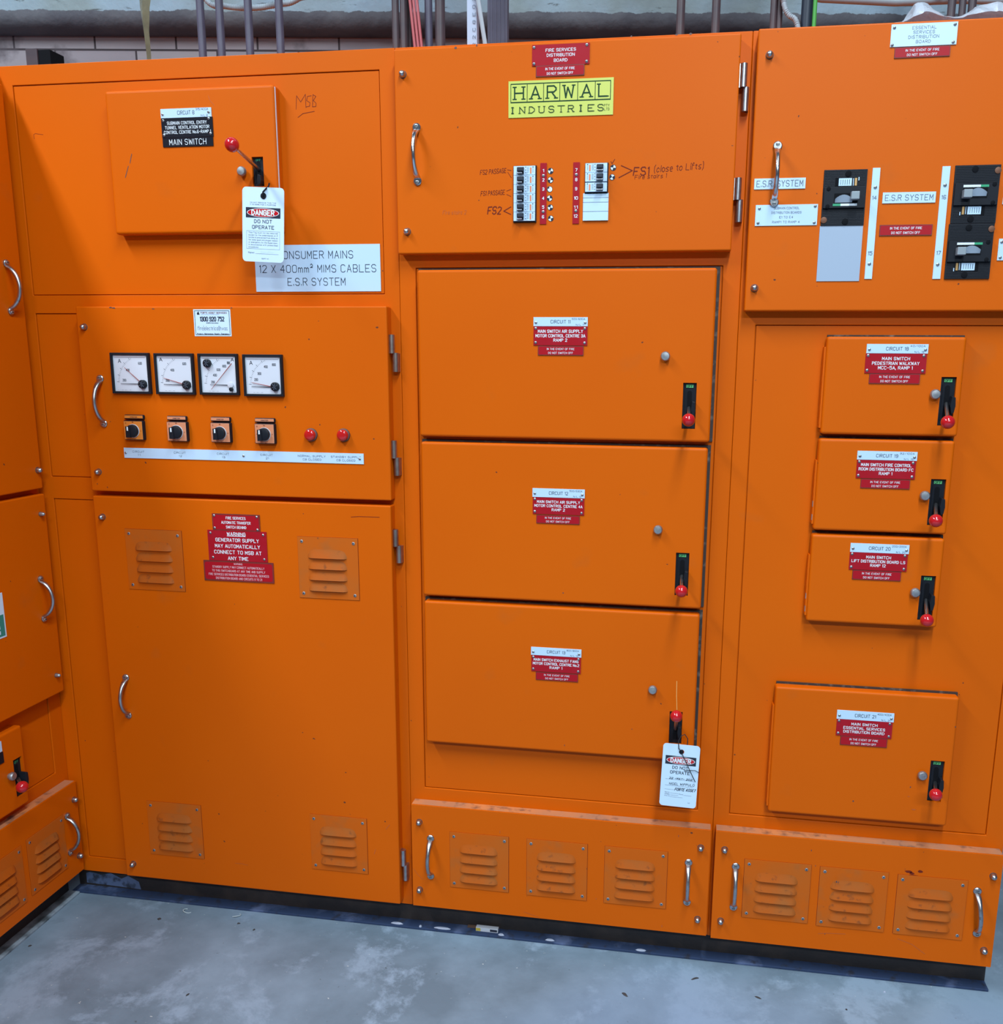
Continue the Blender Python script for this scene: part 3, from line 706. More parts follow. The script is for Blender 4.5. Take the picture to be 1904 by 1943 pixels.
# lower transfer switch door
LD = (-1.4015, 0.0822, -0.6664, 1.0707)
dr = door(LD, YD, 0.0, root)
bolt(-1.3792, 1.0210, YD, dr); bolt(-1.3786, 0.1190, YD, dr)
handle(-1.3544, 0.6209, -1.3559, 0.5271, YD, dr, 'steel')
for b, m_ in (((-0.6682, 0.9379, -0.6479, 1.0153), 'hinge_steel'), ((-0.6675, 0.1398, -0.6501, 0.2220), 'hinge_zinc')):
    r = rect(b); hinge(r[0], r[1], r[2], r[3], -0.016, dr, m_)
for b in ((-1.3243, 0.8485, -1.1793, 0.9948), (-0.8911, 0.8490, -0.7463, 0.9933),
          (-1.3266, 0.1531, -1.1799, 0.2986), (-0.8913, 0.1565, -0.7464, 0.3029)):
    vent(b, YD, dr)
plate((-1.0987, 1.0001, -0.9810, 1.0395), YD, root, 'red_worn', [('FIRE SERVICES', 0.24, 0.145, 0.41), ('AUTOMATIC TRANSFER', 0.51, 0.145, 0.61), ('SWITCH BEHIND', 0.78, 0.145, 0.42)], 'ink_white', ((0.045, 0.12), (0.94, 0.12), (0.045, 0.85), (0.945, 0.88)), 0.16, border='red_border', label='red engraved plate worn brown at edges')
plate((-1.1126, 0.9284, -0.9665, 1.0003), YD, root, 'red_plate', [('WARNING', 0.105, 0.10, 0.31, 0.49), ('_', 0.115, 0.12, 0.31, 0.49), ('GENERATOR SUPPLY', 0.31, 0.105, 0.73), ('MAY AUTOMATICALLY', 0.51, 0.105, 0.76), ('CONNECT TO MSB AT', 0.71, 0.105, 0.80), ('ANY TIME', 0.91, 0.105, 0.34)], 'ink_white', ((0.05, 0.09), (0.945, 0.10), (0.07, 0.90), (0.945, 0.90)), 0.17, label='largest red warning plate with white lettering')
plate((-1.1275, 0.8792, -0.9531, 0.9279), YD, root, 'red_worn', [('WARNING', 0.13, 0.08, 0.12), ('STANDBY SUPPLY MAY CONNECT AUTOMATICALLY', 0.30, 0.10, 0.74), ('TO THIS SWITCHBOARD AT ANY TIME AND SUPPLY', 0.485, 0.10, 0.76), ('FIRE SERVICES DISTRIBUTION BOARD ESSENTIAL SERVICES', 0.67, 0.10, 0.86), ('DISTRIBUTION BOARD AND CIRCUITS 11 TO 21', 0.85, 0.10, 0.66)], 'ink_pink', (), 0.13, border='red_border', label='wide red warning plate with faint small lettering')

marks(([(-0.7603,1.0425), (-0.7419,1.0443), (-0.6934,1.0444)],), -0.0303, dr, w=0.0012, m='ink_brown')
marks(([(-0.6885,0.2928), (-0.6981,0.2806)], [(-0.7259,0.2236), (-0.7295,0.2117)], [(-1.0967,0.1490), (-1.0792,0.1496), (-1.0631,0.1471)]), -0.0303, dr, w=0.0016, m='ink_faint')


# ================================================================ MIDDLE UNIT (fire services board, circuits 11-13)
PM = (-0.6077, 0.3829, 0.0422, 1.5848)
root, body = unit(SEAM1 + 0.0005, SEAM2 - 0.0005, [PM], 'tall orange switchboard cabinet with yellow maker sign and three wide doors stacked below it')
FD = (-0.6365, 1.6104, 0.0557, 2.0076)
dr = door(FD, YD, 0.0, root)
bolt(-0.6181, 1.9595, YD, dr); bolt(-0.6149, 1.6549, YD, dr)
handle(-0.5907, 1.8560, -0.5905, 1.7564, YD, dr, 'chrome')
for b in ((0.0572, 1.8719, 0.0762, 1.9575), (0.0569, 1.6663, 0.0749, 1.7491)):
    r = rect(b); hinge(r[0], r[1], r[2], r[3], -0.016, dr, 'hinge_zinc')
marks([(-0.5068, 2.0045), (-0.4635, 2.0073), (-0.1548, 2.0107), (-0.0409, 2.0098), (-0.0682, 2.0096)], -0.0304, dr, sx=0.003); pass
EV = [('IN THE EVENT OF FIRE', 0.32, 0.20, 0.60), ('DO NOT SWITCH OFF', 0.74, 0.20, 0.54)]
plate((-0.3506, 1.9645, -0.2357, 2.0026), YD, root, 'red_plate', [('FIRE SERVICES', 0.28, 0.135, 0.52), ('DISTRIBUTION', 0.52, 0.135, 0.48), ('BOARD', 0.77, 0.135, 0.23)], 'ink_white', ((0.035, 0.12), (0.95, 0.1), (0.035, 0.90), (0.95, 0.88)), 0.16, label='red plate above the yellow maker sign')
plate((-0.3426, 1.9442, -0.2456, 1.9644), YD, root, 'red_worn', EV, 'ink_white', (), 0.15, border='red_border', label='small red plate with border')
# yellow maker sign
r = rect((-0.3982, 1.8700, -0.1870, 1.9382)); w = r[2] - r[0]; h = r[3] - r[1]
mb = MB(); mb.box(r[0], r[2], YD - 0.0015, YD, r[1], r[3], 'yellow_plate'); yy = YD - 0.0017
bx0, bx1, bz0, bz1 = X(0.02), X(0.975), Zf(0.60), Zf(0.07)
mb.box(bx0, bx1, yy, yy + 0.0001, bz0, bz1, 'green_ink')
xe = [0.02, 0.178, 0.335, 0.49, 0.66, 0.825, 0.975]
for k in range(6):
    a0, a1 = X(xe[k]) + 0.0014, X(xe[k + 1]) - (0.0014 if k == 5 else 0.0)
    mb.box(a0, a1, yy - 0.0003, yy - 0.0001, bz0 + 0.0022, bz1 - 0.0022, 'yellow_plate')
    mb.text('HARWAL'[k], (a0 + a1) / 2, (bz0 + bz1) / 2, yy - 0.0005, (bz1 - bz0) * 0.62, (a1 - a0) * 0.56, 'green_ink', 0.125, serif=True)
for k, ch in enumerate('INDUSTRIES'): mb.text(ch, X(0.04 + 0.0935 * k), Zf(0.80), yy - 0.0005, h * 0.17, w * (0.05 if ch != 'I' else 0.0001), 'green_ink', 0.12, serif=True) if ch != 'I' else (mb.stroke([(X(0.04 + 0.0935 * k), Zf(0.885)), (X(0.04 + 0.0935 * k), Zf(0.715))], yy - 0.0005, 0.0022, 'green_ink'), mb.stroke([(X(0.03 + 0.0935 * k), Zf(0.88)), (X(0.05 + 0.0935 * k), Zf(0.88))], yy - 0.0005, 0.0015, 'green_ink'), mb.stroke([(X(0.03 + 0.0935 * k), Zf(0.72)), (X(0.05 + 0.0935 * k), Zf(0.72))], yy - 0.0005, 0.0015, 'green_ink'))
mb.text('PTY', X(0.94), Zf(0.745), yy - 0.0005, h * 0.06, w * 0.05, 'green_ink', 0.12); mb.text('LTD', X(0.94), Zf(0.845), yy - 0.0005, h * 0.06, w * 0.05, 'green_ink', 0.12)
mb.build('maker_sign', root, label='yellow plate with boxed dark green letters')
# red number strips
def numstrip(b, nums, fr, sc, label, m='red_plate', tm='ink_white', hh=0.045, wf=0.32, th=0.2):
    r_ = rect(b); w_ = r_[2] - r_[0]; h_ = r_[3] - r_[1]; q = MB(); q.box(r_[0], r_[2], YD - 0.0018, YD, r_[1], r_[3], m)
    for s, f in zip(nums, fr): q.text(s, (r_[0] + r_[2]) / 2, r_[3] - h_ * f, YD - 0.0021, h_ * hh, w_ * wf * len(s) * 0.8 * (0.5 if s == '1' else 1), tm, th)
    p = q.build('number_strip', root if not label.startswith('!') else root, label=label.strip('!'))
    screws([((r_[0] + r_[2]) / 2, r_[3] - h_ * f) for f in sc], YD - 0.0018, p, 0.003)
numstrip((-0.3322, 1.6657, -0.3190, 1.7832), ['1', '2', '3', '4', '5', '6'], [0.125, 0.275, 0.425, 0.575, 0.72, 0.88], [0.205, 0.795], 'red strip numbered one to six')
numstrip((-0.2648, 1.6656, -0.2516, 1.7830), ['7', '8', '9', '10', '11', '12'], [0.125, 0.28, 0.43, 0.58, 0.73, 0.875], [0.20, 0.79], 'red strip numbered seven to twelve')
# breakers
def breaker(r_, flip):
    w_ = r_[2] - r_[0]; h_ = r_[3] - r_[1]; y = YD - 0.009; q = MB()
    q.box(r_[0], r_[2], y, YD, r_[1] + 0.0003, r_[3] - 0.0003, 'white_breaker')
    fx = (lambda f: r_[0] + w_ * f) if not flip else (lambda f: r_[2] - w_ * f)
    zf = lambda f: r_[3] - h_ * f
    yy = y - 0.0003
    q.box(min(fx(0.76), fx(0.83)), max(fx(0.76), fx(0.83)), yy - 0.0001, yy, zf(0.85), zf(0.2), 'orange_stripe')
    for k in range(5): q.stroke([(fx(0.62), zf(0.2 + 0.13 * k)), (fx(0.70), zf(0.2 + 0.13 * k))], yy, 0.0005, 'ink_grey')
    for k in range(3): q.box(min(fx(0.54), fx(0.58)), max(fx(0.54), fx(0.58)), yy - 0.0001, yy, zf(0.18 + 0.3 * k), zf(0.12 + 0.3 * k), 'ink_dark')
    q.box(min(fx(0.88), fx(0.92)), max(fx(0.88), fx(0.92)), yy - 0.0001, yy, zf(0.2), zf(0.1), 'ink_dark'); q.stroke([(fx(0.9), zf(0.3)), (fx(0.9), zf(0.75))], yy, 0.0006, 'ink_grey')
    p = q.build('circuit_breaker', root, bevel=0.0004)
    q = MB(); a, c = sorted((fx(0.17), fx(0.48)))
    q.box(a, c, y - 0.0035, y, zf(0.90), zf(0.16), 'black_plastic'); q.box(a + 0.001, c - 0.001, y - 0.011, y, zf(0.66), zf(0.25), 'cable_black')
    q.box(a + 0.0004, c - (0.003 if not flip else 0.0004), y - 0.007, y, zf(0.86), zf(0.72), 'ink_white')
    q.build('toggle', p, bevel=0.0008, label='black toggle with pale tip')
b = rect((-0.3857, 1.6714, -0.3414, 1.7774))
for k in range(6):
    hh = (b[3] - b[1]) / 6; breaker((b[0], b[3] - hh * (k + 1), b[2], b[3] - hh * k), False)
mb = MB(); mb.box(b[0] - 0.0015, b[2] + 0.002, YD - 0.004, YD, b[1] - 0.002, b[3] + 0.001, 'black_plastic'); mb.build('breaker_surround', root)
b = rect((-0.2392, 1.7442, -0.1954, 1.7793)); hh = (b[3] - b[1]) / 2
for k in range(2): breaker((b[0], b[3] - hh * (k + 1), b[2], b[3] - hh * k), True)
b2 = rect((-0.2390, 1.7250, -0.1953, 1.7427)); breaker(b2, True)
mb = MB(); mb.box(b[0] - 0.001, b[2] + 0.002, YD - 0.004, YD, b2[1] - 0.003, b[3] + 0.001, 'black_plastic'); mb.build('breaker_surround', root)
b = rect((-0.2434, 1.6709, -0.1920, 1.7231)); mb = MB(); mb.box(b[0], b[2], YD - 0.004, YD, b[1], b[3], 'white_breaker')
for f in (0.165, 0.33, 0.665): mb.box(b[0], b[2], YD - 0.0043, YD - 0.004, b[3] - (b[3] - b[1]) * f - 0.0003, b[3] - (b[3] - b[1]) * f + 0.0003, 'ink_grey')
mb.build('blanking_plate', root, label='pale blanking plate with three grooves')
for (x, z, a) in ((-0.3112, 1.7680, 0.5), (-0.3113, 1.7507, 2.2), (-0.3127, 1.7332, 9), (-0.3126, 1.7157, 2.2), (-0.3110, 1.6979, 0.5), (-0.3099, 1.6766, 1.0), (-0.1842, 1.7713, 0.6), (-0.1859, 1.7534, 1.3)):
    mb = MB(); rr = 0.0058; mb.lathe((x, YD, z), (0, -1, 0), [(0, rr), (0.0006, rr)], 'ink_dark', 20)
    if a > 8: mb.disc(x + 0.0006, YD - 0.0008, z - 0.0002, rr * 0.82, rr * 0.85, 'ink_white'); mb.disc(x - rr * 0.45, YD - 0.0010, z + rr * 0.45, rr * 0.35, rr * 0.3, 'ink_dark')
    else:
        for s in (0, PI):
            mb.face([(x, YD - 0.0008, z)] + [(x + rr * 0.86 * math.cos(a + s + t), YD - 0.0008, z + rr * 0.86 * math.sin(a + s + t)) for t in [-0.75 + 1.5 * k / 8 for k in range(9)]], 'ink_white')
    mb.build('status_disc', root, label='small round black and white disc')
# pen notes on the door
mb = MB(); y = YD - 0.0003
hstroke(mb, 'FS2 PASSAGE', -0.4308, 1.7697, y, 0.0085, 0.054, 'ink_brown', 0.11, 0.05)
hstroke(mb, 'FS1 PASSAGE', -0.4317, 1.7284, y, 0.0085, 0.050, 'ink_brown', 0.11, 0.04)
for st in ([(-0.4005,1.7723), (-0.3925,1.7706)], [(-0.3997,1.7675), (-0.3925,1.7571)], [(-0.4020,1.7315), (-0.3932,1.7343)], [(-0.4020,1.7248), (-0.3932,1.7210)]): mb.stroke(st, y, 0.0009, 'ink_brown')
hstroke(mb, 'FS2', -0.4285, 1.6941, y, 0.0135, 0.028, 'ink_brown', 0.15, 0.0)
for st in ([(-0.3932,1.7006), (-0.4080,1.6926), (-0.3935,1.6860)], [(-0.1682,1.7748), (-0.1458,1.7650), (-0.1722,1.7523)], ): mb.stroke(st, y, 0.0017, 'ink_brown')
hstroke(mb, 'FS1', -0.1286, 1.7635, y, 0.0145, 0.030, 'ink_brown', 0.14, 0.02)
hstroke(mb, '(close to Lifts)', -0.0545, 1.7689, y, 0.0115, 0.096, 'ink_brown', 0.10, 0.05)
hstroke(mb, 'Fire stairs 1', -0.1093, 1.7534, y, 0.0075, 0.063, 'ink_brown', 0.11, 0.03)
hstroke(mb, 'Fire stairs 2', -0.5129, 1.6917, y, 0.0075, 0.050, 'ink_faint', 0.10, 0.0)
for st in ([(-0.1891,1.7829), (-0.1867,1.7789), (-0.1815,1.7870)],): mb.stroke(st, y, 0.0012, 'ink_brown')
mb.build('pen_mark', root, label='handwritten circuit notes in brown pen')

# doors of circuits 11, 12 and 13
specs = [
 ((-0.5969, 1.2276, 0.0304, 1.5783), (-0.0285, 1.2547, -0.0006, 1.3495), (-0.0141, 1.2765), (-0.0670, 1.4030), '11', '500/630A', 'MAIN SWITCH AIR SUPPLY', 'MOTOR CONTROL CENTRE 3A', 'RAMP 2',
  (-0.3446, 1.4628, -0.2301, 1.4811), (-0.3443, 1.4236, -0.2303, 1.4621), (-0.3347, 1.4032, -0.2379, 1.4224), 1, 0.83, 0.92),
 ((-0.5954, 0.8671, 0.0282, 1.2154), (-0.0296, 0.8948, -0.0008, 0.9901), (-0.0145, 0.9193), (-0.0695, 1.0399), '12', '500/630A', 'MAIN SWITCH AIR SUPPLY', 'MOTOR CONTROL CENTRE 4A', 'RAMP 2',
  (-0.3441, 1.1015, -0.2296, 1.1206), (-0.3433, 1.0642, -0.2303, 1.1007), (-0.3351, 1.0437, -0.2396, 1.0623), 1, 0.83, 0.93),
 ((-0.5942, 0.5116, 0.0268, 0.8544), (-0.0297, 0.5520, -0.0011, 0.6287), (-0.0141, 0.6408), (-0.0689, 0.6793), '13', '800/800A', 'MAIN SWITCH EXHAUST FANS', 'MOTOR CONTROL CENTRE No.2', 'RAMP 1',
  (-0.3449, 0.7419, -0.2305, 0.7604), (-0.3440, 0.7036, -0.2313, 0.7412), (-0.3335, 0.6836, -0.2371, 0.7022), 0, 0.90, 0.93)]
SC4 = ((0.04, 0.10), (0.95, 0.10), (0.04, 0.85), (0.95, 0.86))
def labels3(no, rating, l1, l2, l3, b1, b2_, b3, y, w1, w2, w3=0.25):
    plate(b1, y, root, 'white_plate', [('CIRCUIT ' + no, 0.50, 0.34, 0.36, 0.50), (rating, 0.20, 0.18, 0.24, 0.83), ('N/L ' + no, 0.83, 0.17, 0.15, 0.86)], 'ink_dark', ((0.045, 0.6), (0.955, 0.6)), 0.12, label='white plate engraved circuit ' + no)
    plate(b2_, y, root, 'red_plate', [(l1, 0.25, 0.145, w1), (l2, 0.49, 0.145, w2), (l3, 0.72, 0.145, w3)], 'ink_white', SC4, 0.18, label='red plate with white lettering and four screws')
    plate(b3, y, root, 'red_worn', EV, 'ink_white', (), 0.13, border='red_border', label='small red plate with worn border')
for (db, ib, bl, kb, no, ra, l1, l2, l3, b1, b2_, b3, ty, w1, w2) in specs:
    r_ = rect(db); mb = MB(); mb.box(r_[0] - 0.003, r_[2] + 0.0065, -0.0035, 0.0018, r_[1] - 0.0, r_[3] + 0.0045, 'gasket'); mb.build('gasket', root, label='dark grimy seal round the door')
    dr = door(db, -0.026, -0.0036, root, bevel=0.0055, seg=4, hole=ib)
    isolator(ib, -0.020, root, (bl[0], -0.085, bl[1]), root, ty=('green_off' if ty else None))
    knob(kb[0], kb[1], -0.026, dr)
    labels3(no, ra, l1, l2, l3, b1, b2_, b3, -0.026, w1, w2)
    if no == '13':
        pass
        marks(([(-0.0168,0.7001), (-0.0160,0.6657), (-0.0140,0.6339)],), -0.0263, dr, w=0.0012, m='scratch')
        marks([(-0.1127, 0.5802), (-0.2657, 0.5291)], -0.0263, dr, sx=0.0015); pass
    if no == '12':
        marks([(-0.2738, 0.8887)], -0.0263, dr, sx=0.0019, sz=0.0019); pass

def ventcover(b, vents, bolts, handles, y=YD):
    r_ = rect(b); mb = MB(); mb.box(r_[0], r_[2], y, 0.0, r_[1], r_[3], 'orange')
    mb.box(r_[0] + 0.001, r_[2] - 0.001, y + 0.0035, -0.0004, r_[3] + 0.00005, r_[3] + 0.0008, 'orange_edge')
    vc = mb.build('vent_cover', root, bevel=0.002, seg=3)
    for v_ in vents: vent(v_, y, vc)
    for (x, z) in bolts: bolt(x, z, y, vc)
    for h_ in handles: handle(h_[0], h_[1], h_[2], h_[3], y, vc, 'zinc' if False else 'steel')
    return vc
vc = ventcover((-0.6334, 0.0840, 0.0741, 0.3511),
    [(-0.5386, 0.1452, -0.3951, 0.2894), (-0.3511, 0.1442, -0.2072, 0.2894), (-0.1663, 0.1439, -0.0214, 0.2890)],
    [(-0.6136, 0.3077), (-0.6155, 0.1288), (0.0527, 0.3069), (0.0531, 0.1257)],
    [(-0.5862, 0.2661, -0.5873, 0.1709), (0.0268, 0.2654, 0.0270, 0.1693)])

marks([(0.0014, 0.3304)], -0.0303, vc, sx=0.001, sz=0.004); marks([(-0.0282, 0.0975), (-0.4162, 0.3001), (-0.1842, 0.1513)], -0.0303, vc, sx=0.0012, sz=0.004, m='ink_faint')
marks(([(-0.6305,0.1829), (-0.6193,0.1670), (-0.6080,0.1574)], [(-0.3570,0.0972), (-0.3370,0.0917), (-0.3200,0.0869)]), -0.0303, vc, w=0.0012, m='ink_faint')


# ================================================================ RIGHT UNIT (essential services board, circuits 18-21)
PR = (0.1135, 0.3807, 0.6484, 1.4676); PR = (PR[0], PR[1], 0.668, PR[3])
root, body = unit(SEAM2, XR, [PR], 'tall orange switchboard cabinet with black breakers in its top door and four small lever doors')
ED = (0.0876, 1.4933, 0.5511, 2.0137); ED = (ED[0], ED[1], 0.693, ED[3])
ZE = (0.0858, 1.4930)[1]
dr = door(ED, YD, 0.0, root)
bolt(0.1105, 1.9663, YD, dr); bolt(0.1054, 1.5378, YD, dr)
plate((0.3296, 1.9707, 0.4469, 2.0092), YD, root, 'white_plate', [('ESSENTIAL', 0.19, 0.13, 0.36), ('SERVICES', 0.39, 0.13, 0.32), ('DISTRIBUTION', 0.60, 0.13, 0.46), ('BOARD', 0.81, 0.13, 0.22)], 'ink_grey', ((0.045, 0.15), (0.955, 0.12), (0.03, 0.92), (0.95, 0.90)), 0.11, label='white plate at the top edge')
plate((0.3385, 1.9511, 0.4375, 1.9694), YD, root, 'red_worn', EV, 'ink_white', (), 0.15, border='red_border', label='small red plate below the white one')
plate((0.0943, 1.7243, 0.1918, 1.7442), YD, root, 'white_plate', [('E.S.R. SYSTEM', 0.5, 0.55, 0.90)], 'ink_grey', (), 0.10, label='white plate behind the chrome handle')
handle(0.1348, 1.8009, 0.1340, 1.7014, YD - 0.002, dr, 'chrome', 0.034)
plate((0.0995, 1.6560, 0.2182, 1.6951), YD, root, 'white_plate', [('SUBMAIN CONTROL', 0.17, 0.10, 0.41), ('DISTRIBUTION BOARDS', 0.38, 0.10, 0.48), ('E1 TO E4', 0.60, 0.10, 0.22), ('RAMP1 TO RAMP 4', 0.83, 0.10, 0.44)], 'ink_grey', ((0.06, 0.17), (0.955, 0.10), (0.05, 0.86), (0.955, 0.88)), 0.13, label='white plate with four engraved lines')
plate((0.3379, 1.6940, 0.4351, 1.7138), YD, root, 'white_plate', [('E.S.R SYSTEM', 0.5, 0.50, 0.90)], 'ink_grey', (), 0.10, label='white plate between the breakers')
plate((0.3369, 1.6343, 0.4343, 1.6544), YD, root, 'red_worn', EV, 'ink_white', (), 0.15, border='red_border', label='small red plate between the breakers')
plate((0.5571, 1.5869, 0.5990, 1.6264), YD, root, 'white_plate', [], 'ink_grey', ((0.12, 0.15), (0.12, 0.87)), 0.13, label='white plate cut off at the right edge')
plate((0.5563, 1.6887, 0.5828, 1.7014), YD, root, 'white_plate', [], 'ink_grey', (), 0.13, label='narrow white plate at the right edge')
def wstrip(b, nums, fr, sc, label):
    r_ = rect(b); w_ = r_[2] - r_[0]; h_ = r_[3] - r_[1]; q = MB(); q.box(r_[0], r_[2], YD - 0.0018, YD, r_[1], r_[3], 'white_plate')
    for s, f in zip(nums, fr): q.text(s, (r_[0] + r_[2]) / 2, r_[3] - h_ * f, YD - 0.0021, h_ * 0.032, w_ * 0.5, 'ink_grey', 0.14)
    p = q.build('number_strip', root, label=label); screws([((r_[0] + r_[2]) / 2, r_[3] - h_ * f) for f in sc], YD - 0.0018, p, 0.0032)
wstrip((0.3157, 1.5541, 0.3297, 1.7589), ['14', '15'], [0.265, 0.765], [0.172, 0.862], 'white strip numbered 14 and 15')
wstrip((0.4426, 1.5534, 0.4570, 1.7588), ['16', '17'], [0.27, 0.765], [0.165, 0.87], 'white strip numbered 16 and 17')
def bigbreaker(b, up):        # up: toggle window with its scale above (breaker 16, 17) or below (14)
    r_ = rect(b); w_ = r_[2] - r_[0]; h_ = r_[3] - r_[1]; q = MB(); y = YD - 0.003
    zf = (lambda f: r_[3] - h_ * f) if not up else (lambda f: r_[1] + h_ * f)
    xf = (lambda f: r_[0] + w_ * f) if not up else (lambda f: r_[2] - w_ * f)
    def bx(a, c, f, g, d0, d1, m_, mb_): mb_.box(min(xf(a), xf(c)), max(xf(a), xf(c)), d1, d0, min(zf(f), zf(g)), max(zf(f), zf(g)), m_)
    bx(0, 1, 0, 1, YD, y, 'black_ribbed', q)
    for k in range(34):                                              # moulded ribs
        f = 0.02 + k * 0.0285
        if f < 0.97: bx(0.03, 0.97, f, f + 0.009, y, y - 0.0005, 'black_plastic', q)
    bx(0.02, 0.98, 0.31, 0.69, y, y - 0.005, 'black_plastic', q)
    p = q.build('circuit_breaker', root, bevel=0.0006, label='large black moulded breaker')
    q = MB(); yy = y - 0.005
    bx(0.26, 0.80, 0.43, 0.60, yy, yy - 0.0006, 'black_matt', q)
    bx(0.24, 0.42, 0.615, 0.655, yy, yy - 0.0008, 'green_label', q); bx(0.42, 0.80, 0.615, 0.655, yy, yy - 0.0008, 'ink_white', q)
    bx(0.27, 0.36, 0.14, 0.29, y - 0.0006, y - 0.001, 'black_matt', q)
    bx(0.35, 0.65, 0.155, 0.29, y - 0.0006, y - 0.0014, 'white_plate', q)
    for k in range(5): bx(0.39 + 0.05 * k, 0.40 + 0.05 * k, 0.18, 0.27, y - 0.0014, y - 0.0016, 'ink_dark', q)
    bx(0.72, 0.77, 0.155, 0.29, y - 0.0006, y - 0.0014, 'brass_label', q); bx(0.68, 0.695, 0.16, 0.29, y - 0.0006, y - 0.0014, 'white_plate', q); bx(0.80, 0.82, 0.14, 0.20, y - 0.0006, y - 0.0014, 'white_plate', q)
    q.build('rating_window', p)
    q = MB(); n = 14; xa, xb = xf(0.28), xf(0.68); za = zf(0.595); sg = -1 if not up else 1
    zlo, zhi = sorted((zf(0.595), zf(0.46)))
    v = [(xa + (xb - xa) * k / n, yy - 0.0008, zlo) for k in range(n + 1)]
    hz = 0.115 * h_
    top = [(xa + (xb - xa) * k / n, yy - 0.0045, zlo + (zhi - zlo) * math.sin(PI * (0.12 + 0.76 * k / n)) ** 0.8) for k in range(n + 1)]
    q.mesh(v + top, [(k, k + 1, n + 2 + k, n + 1 + k) for k in range(n)], 'grey_drum')
    bx(0.63, 0.82, 0.42, 0.56, yy, yy - 0.016, 'grey_toggle', q)
    q.build('toggle', p, bevel=0.001, label='grey toggle')
    for (a, c, rr, m_) in ((0.56, 0.075, 0.0058, 'black_matt'), (0.12, 0.345, 0.004, 'black_matt'), (0.12, 0.66, 0.004, 'black_matt'), (0.56, 0.93, 0.0058, 'black_matt'), (0.06, 0.90, 0.006, 'copper_screw')):
        q = MB(); yb = y - (0.005 if 0.3 < c < 0.7 else 0.0006)
        q.lathe((xf(a), yb, zf(c)), (0, -1, 0), [(0, rr), (0.0008, rr), (0.0012, rr * 0.7)], m_, 14); q.build('screw', p, smooth=True)
bigbreaker((0.2257, 1.6543, 0.3063, 1.7568), False)
bigbreaker((0.4656, 1.6548, 0.5470, 1.7595), True)
bigbreaker((0.4639, 1.5530, 0.5461, 1.6542), True)
b = rect((0.2244, 1.5501, 0.3058, 1.6540)); mb = MB(); mb.box(b[0], b[2], YD - 0.0015, YD, b[1], b[3], 'grey_blank'); mb.build('blanking_plate', root, label='flat grey-blue blanking plate')

specs = [
 ((0.2538, 1.2498, 0.5189, 1.4440), (0.4783, 1.2711, 0.5069, 1.3668), (0.4833, 1.2812), (0.4676, 1.3331), '18', '40/100A', 'MAIN SWITCH', 'PEDESTRIAN WALKWAY', 'MCC-5A, RAMP 1',
  (0.3310, 1.4118, 0.4479, 1.4299), (0.3303, 1.3728, 0.4466, 1.4112), (0.3401, 1.3523, 0.4373, 1.3722), 0.45, 0.77, 0.56),
 ((0.2523, 1.0503, 0.5164, 1.2405), (0.4769, 1.0684, 0.5061, 1.1635), (0.4789, 1.0873), (0.4659, 1.1301), '19', '32/100A', 'MAIN SWITCH FIRE CONTROL', 'ROOM DISTRIBUTION BOARD FC', 'RAMP 1',
  (0.3291, 1.1996, 0.4457, 1.2175), (0.3295, 1.1618, 0.4447, 1.1989), (0.3397, 1.1414, 0.4364, 1.1606), 0.85, 0.92, 0.22),
 ((0.2511, 0.8523, 0.5154, 1.0409), (0.4754, 0.8669, 0.5047, 0.9627), (0.4803, 0.8828), (0.4648, 0.9276), '20', '200/200A', 'MAIN SWITCH', 'LIFT DISTRIBUTION BOARD LS', 'RAMP 12',
  (0.3298, 1.0071, 0.4465, 1.0259), (0.3297, 0.9698, 0.4452, 1.0068), (0.3378, 0.9489, 0.4350, 0.9689), 0.42, 0.92, 0.26),
 ((0.1970, 0.4066, 0.5764, 0.7020), (0.5308, 0.4618, 0.5596, 0.5569), (0.5316, 0.5056), (0.5147, 0.5243), '21', '400/400A', 'MAIN SWITCH', 'ESSENTIAL SERVICES', 'DISTRIBUTION BOARD',
  (0.3290, 0.6383, 0.4471, 0.6583), (0.3298, 0.6004, 0.4455, 0.6380), (0.3399, 0.5792, 0.4377, 0.6001), 0.46, 0.74, 0.73)]
for (db, ib, bl, kb, no, ra, l1, l2, l3, b1, b2_, b3, w1, w2, w3) in specs:
    r_ = rect(db); mb = MB(); mb.box(r_[0] + 0.003, r_[2] + 0.001, -0.004, 0.0018, r_[1] - 0.001, r_[3] + 0.0040, 'gasket'); mb.build('gasket', root, label='dark grimy seal round the door')
    dr = door(db, -0.026, -0.0036, root, bevel=0.0055, seg=4, hole=ib)
    mb = MB(); mb.box(r_[0] - 0.0035, r_[0] - 0.0002, -0.020, 0.0018, r_[1] + 0.012, r_[3] - (0.045 if no != '18' else 0.02), 'orange')
    for k in range(4): mb.box(r_[0] - 0.0040, r_[0] - 0.003, -0.0205, -0.012, r_[1] + 0.02 + 0.028 * k, r_[1] + 0.032 + 0.028 * k, 'zinc' if no in ('19', '20') and k < 2 else 'orange')
    mb.build('hinge', dr)
    isolator(ib, -0.020, root, (bl[0], -0.085, bl[1]), root, ty='green_off')
    knob(kb[0], kb[1], -0.026, dr)
    labels3(no, ra, l1, l2, l3, b1, b2_, b3, -0.026, w1, w2, w3)
    if no == '21':
        marks([(0.4945, 0.4921), (0.3779, 0.4489), (0.5732, 0.6371)], -0.0263, dr, sx=0.0016); marks([(0.4924, 0.4700), (0.5057, 0.4406)], -0.0263, dr, sx=0.005, m='ink_faint'); pass
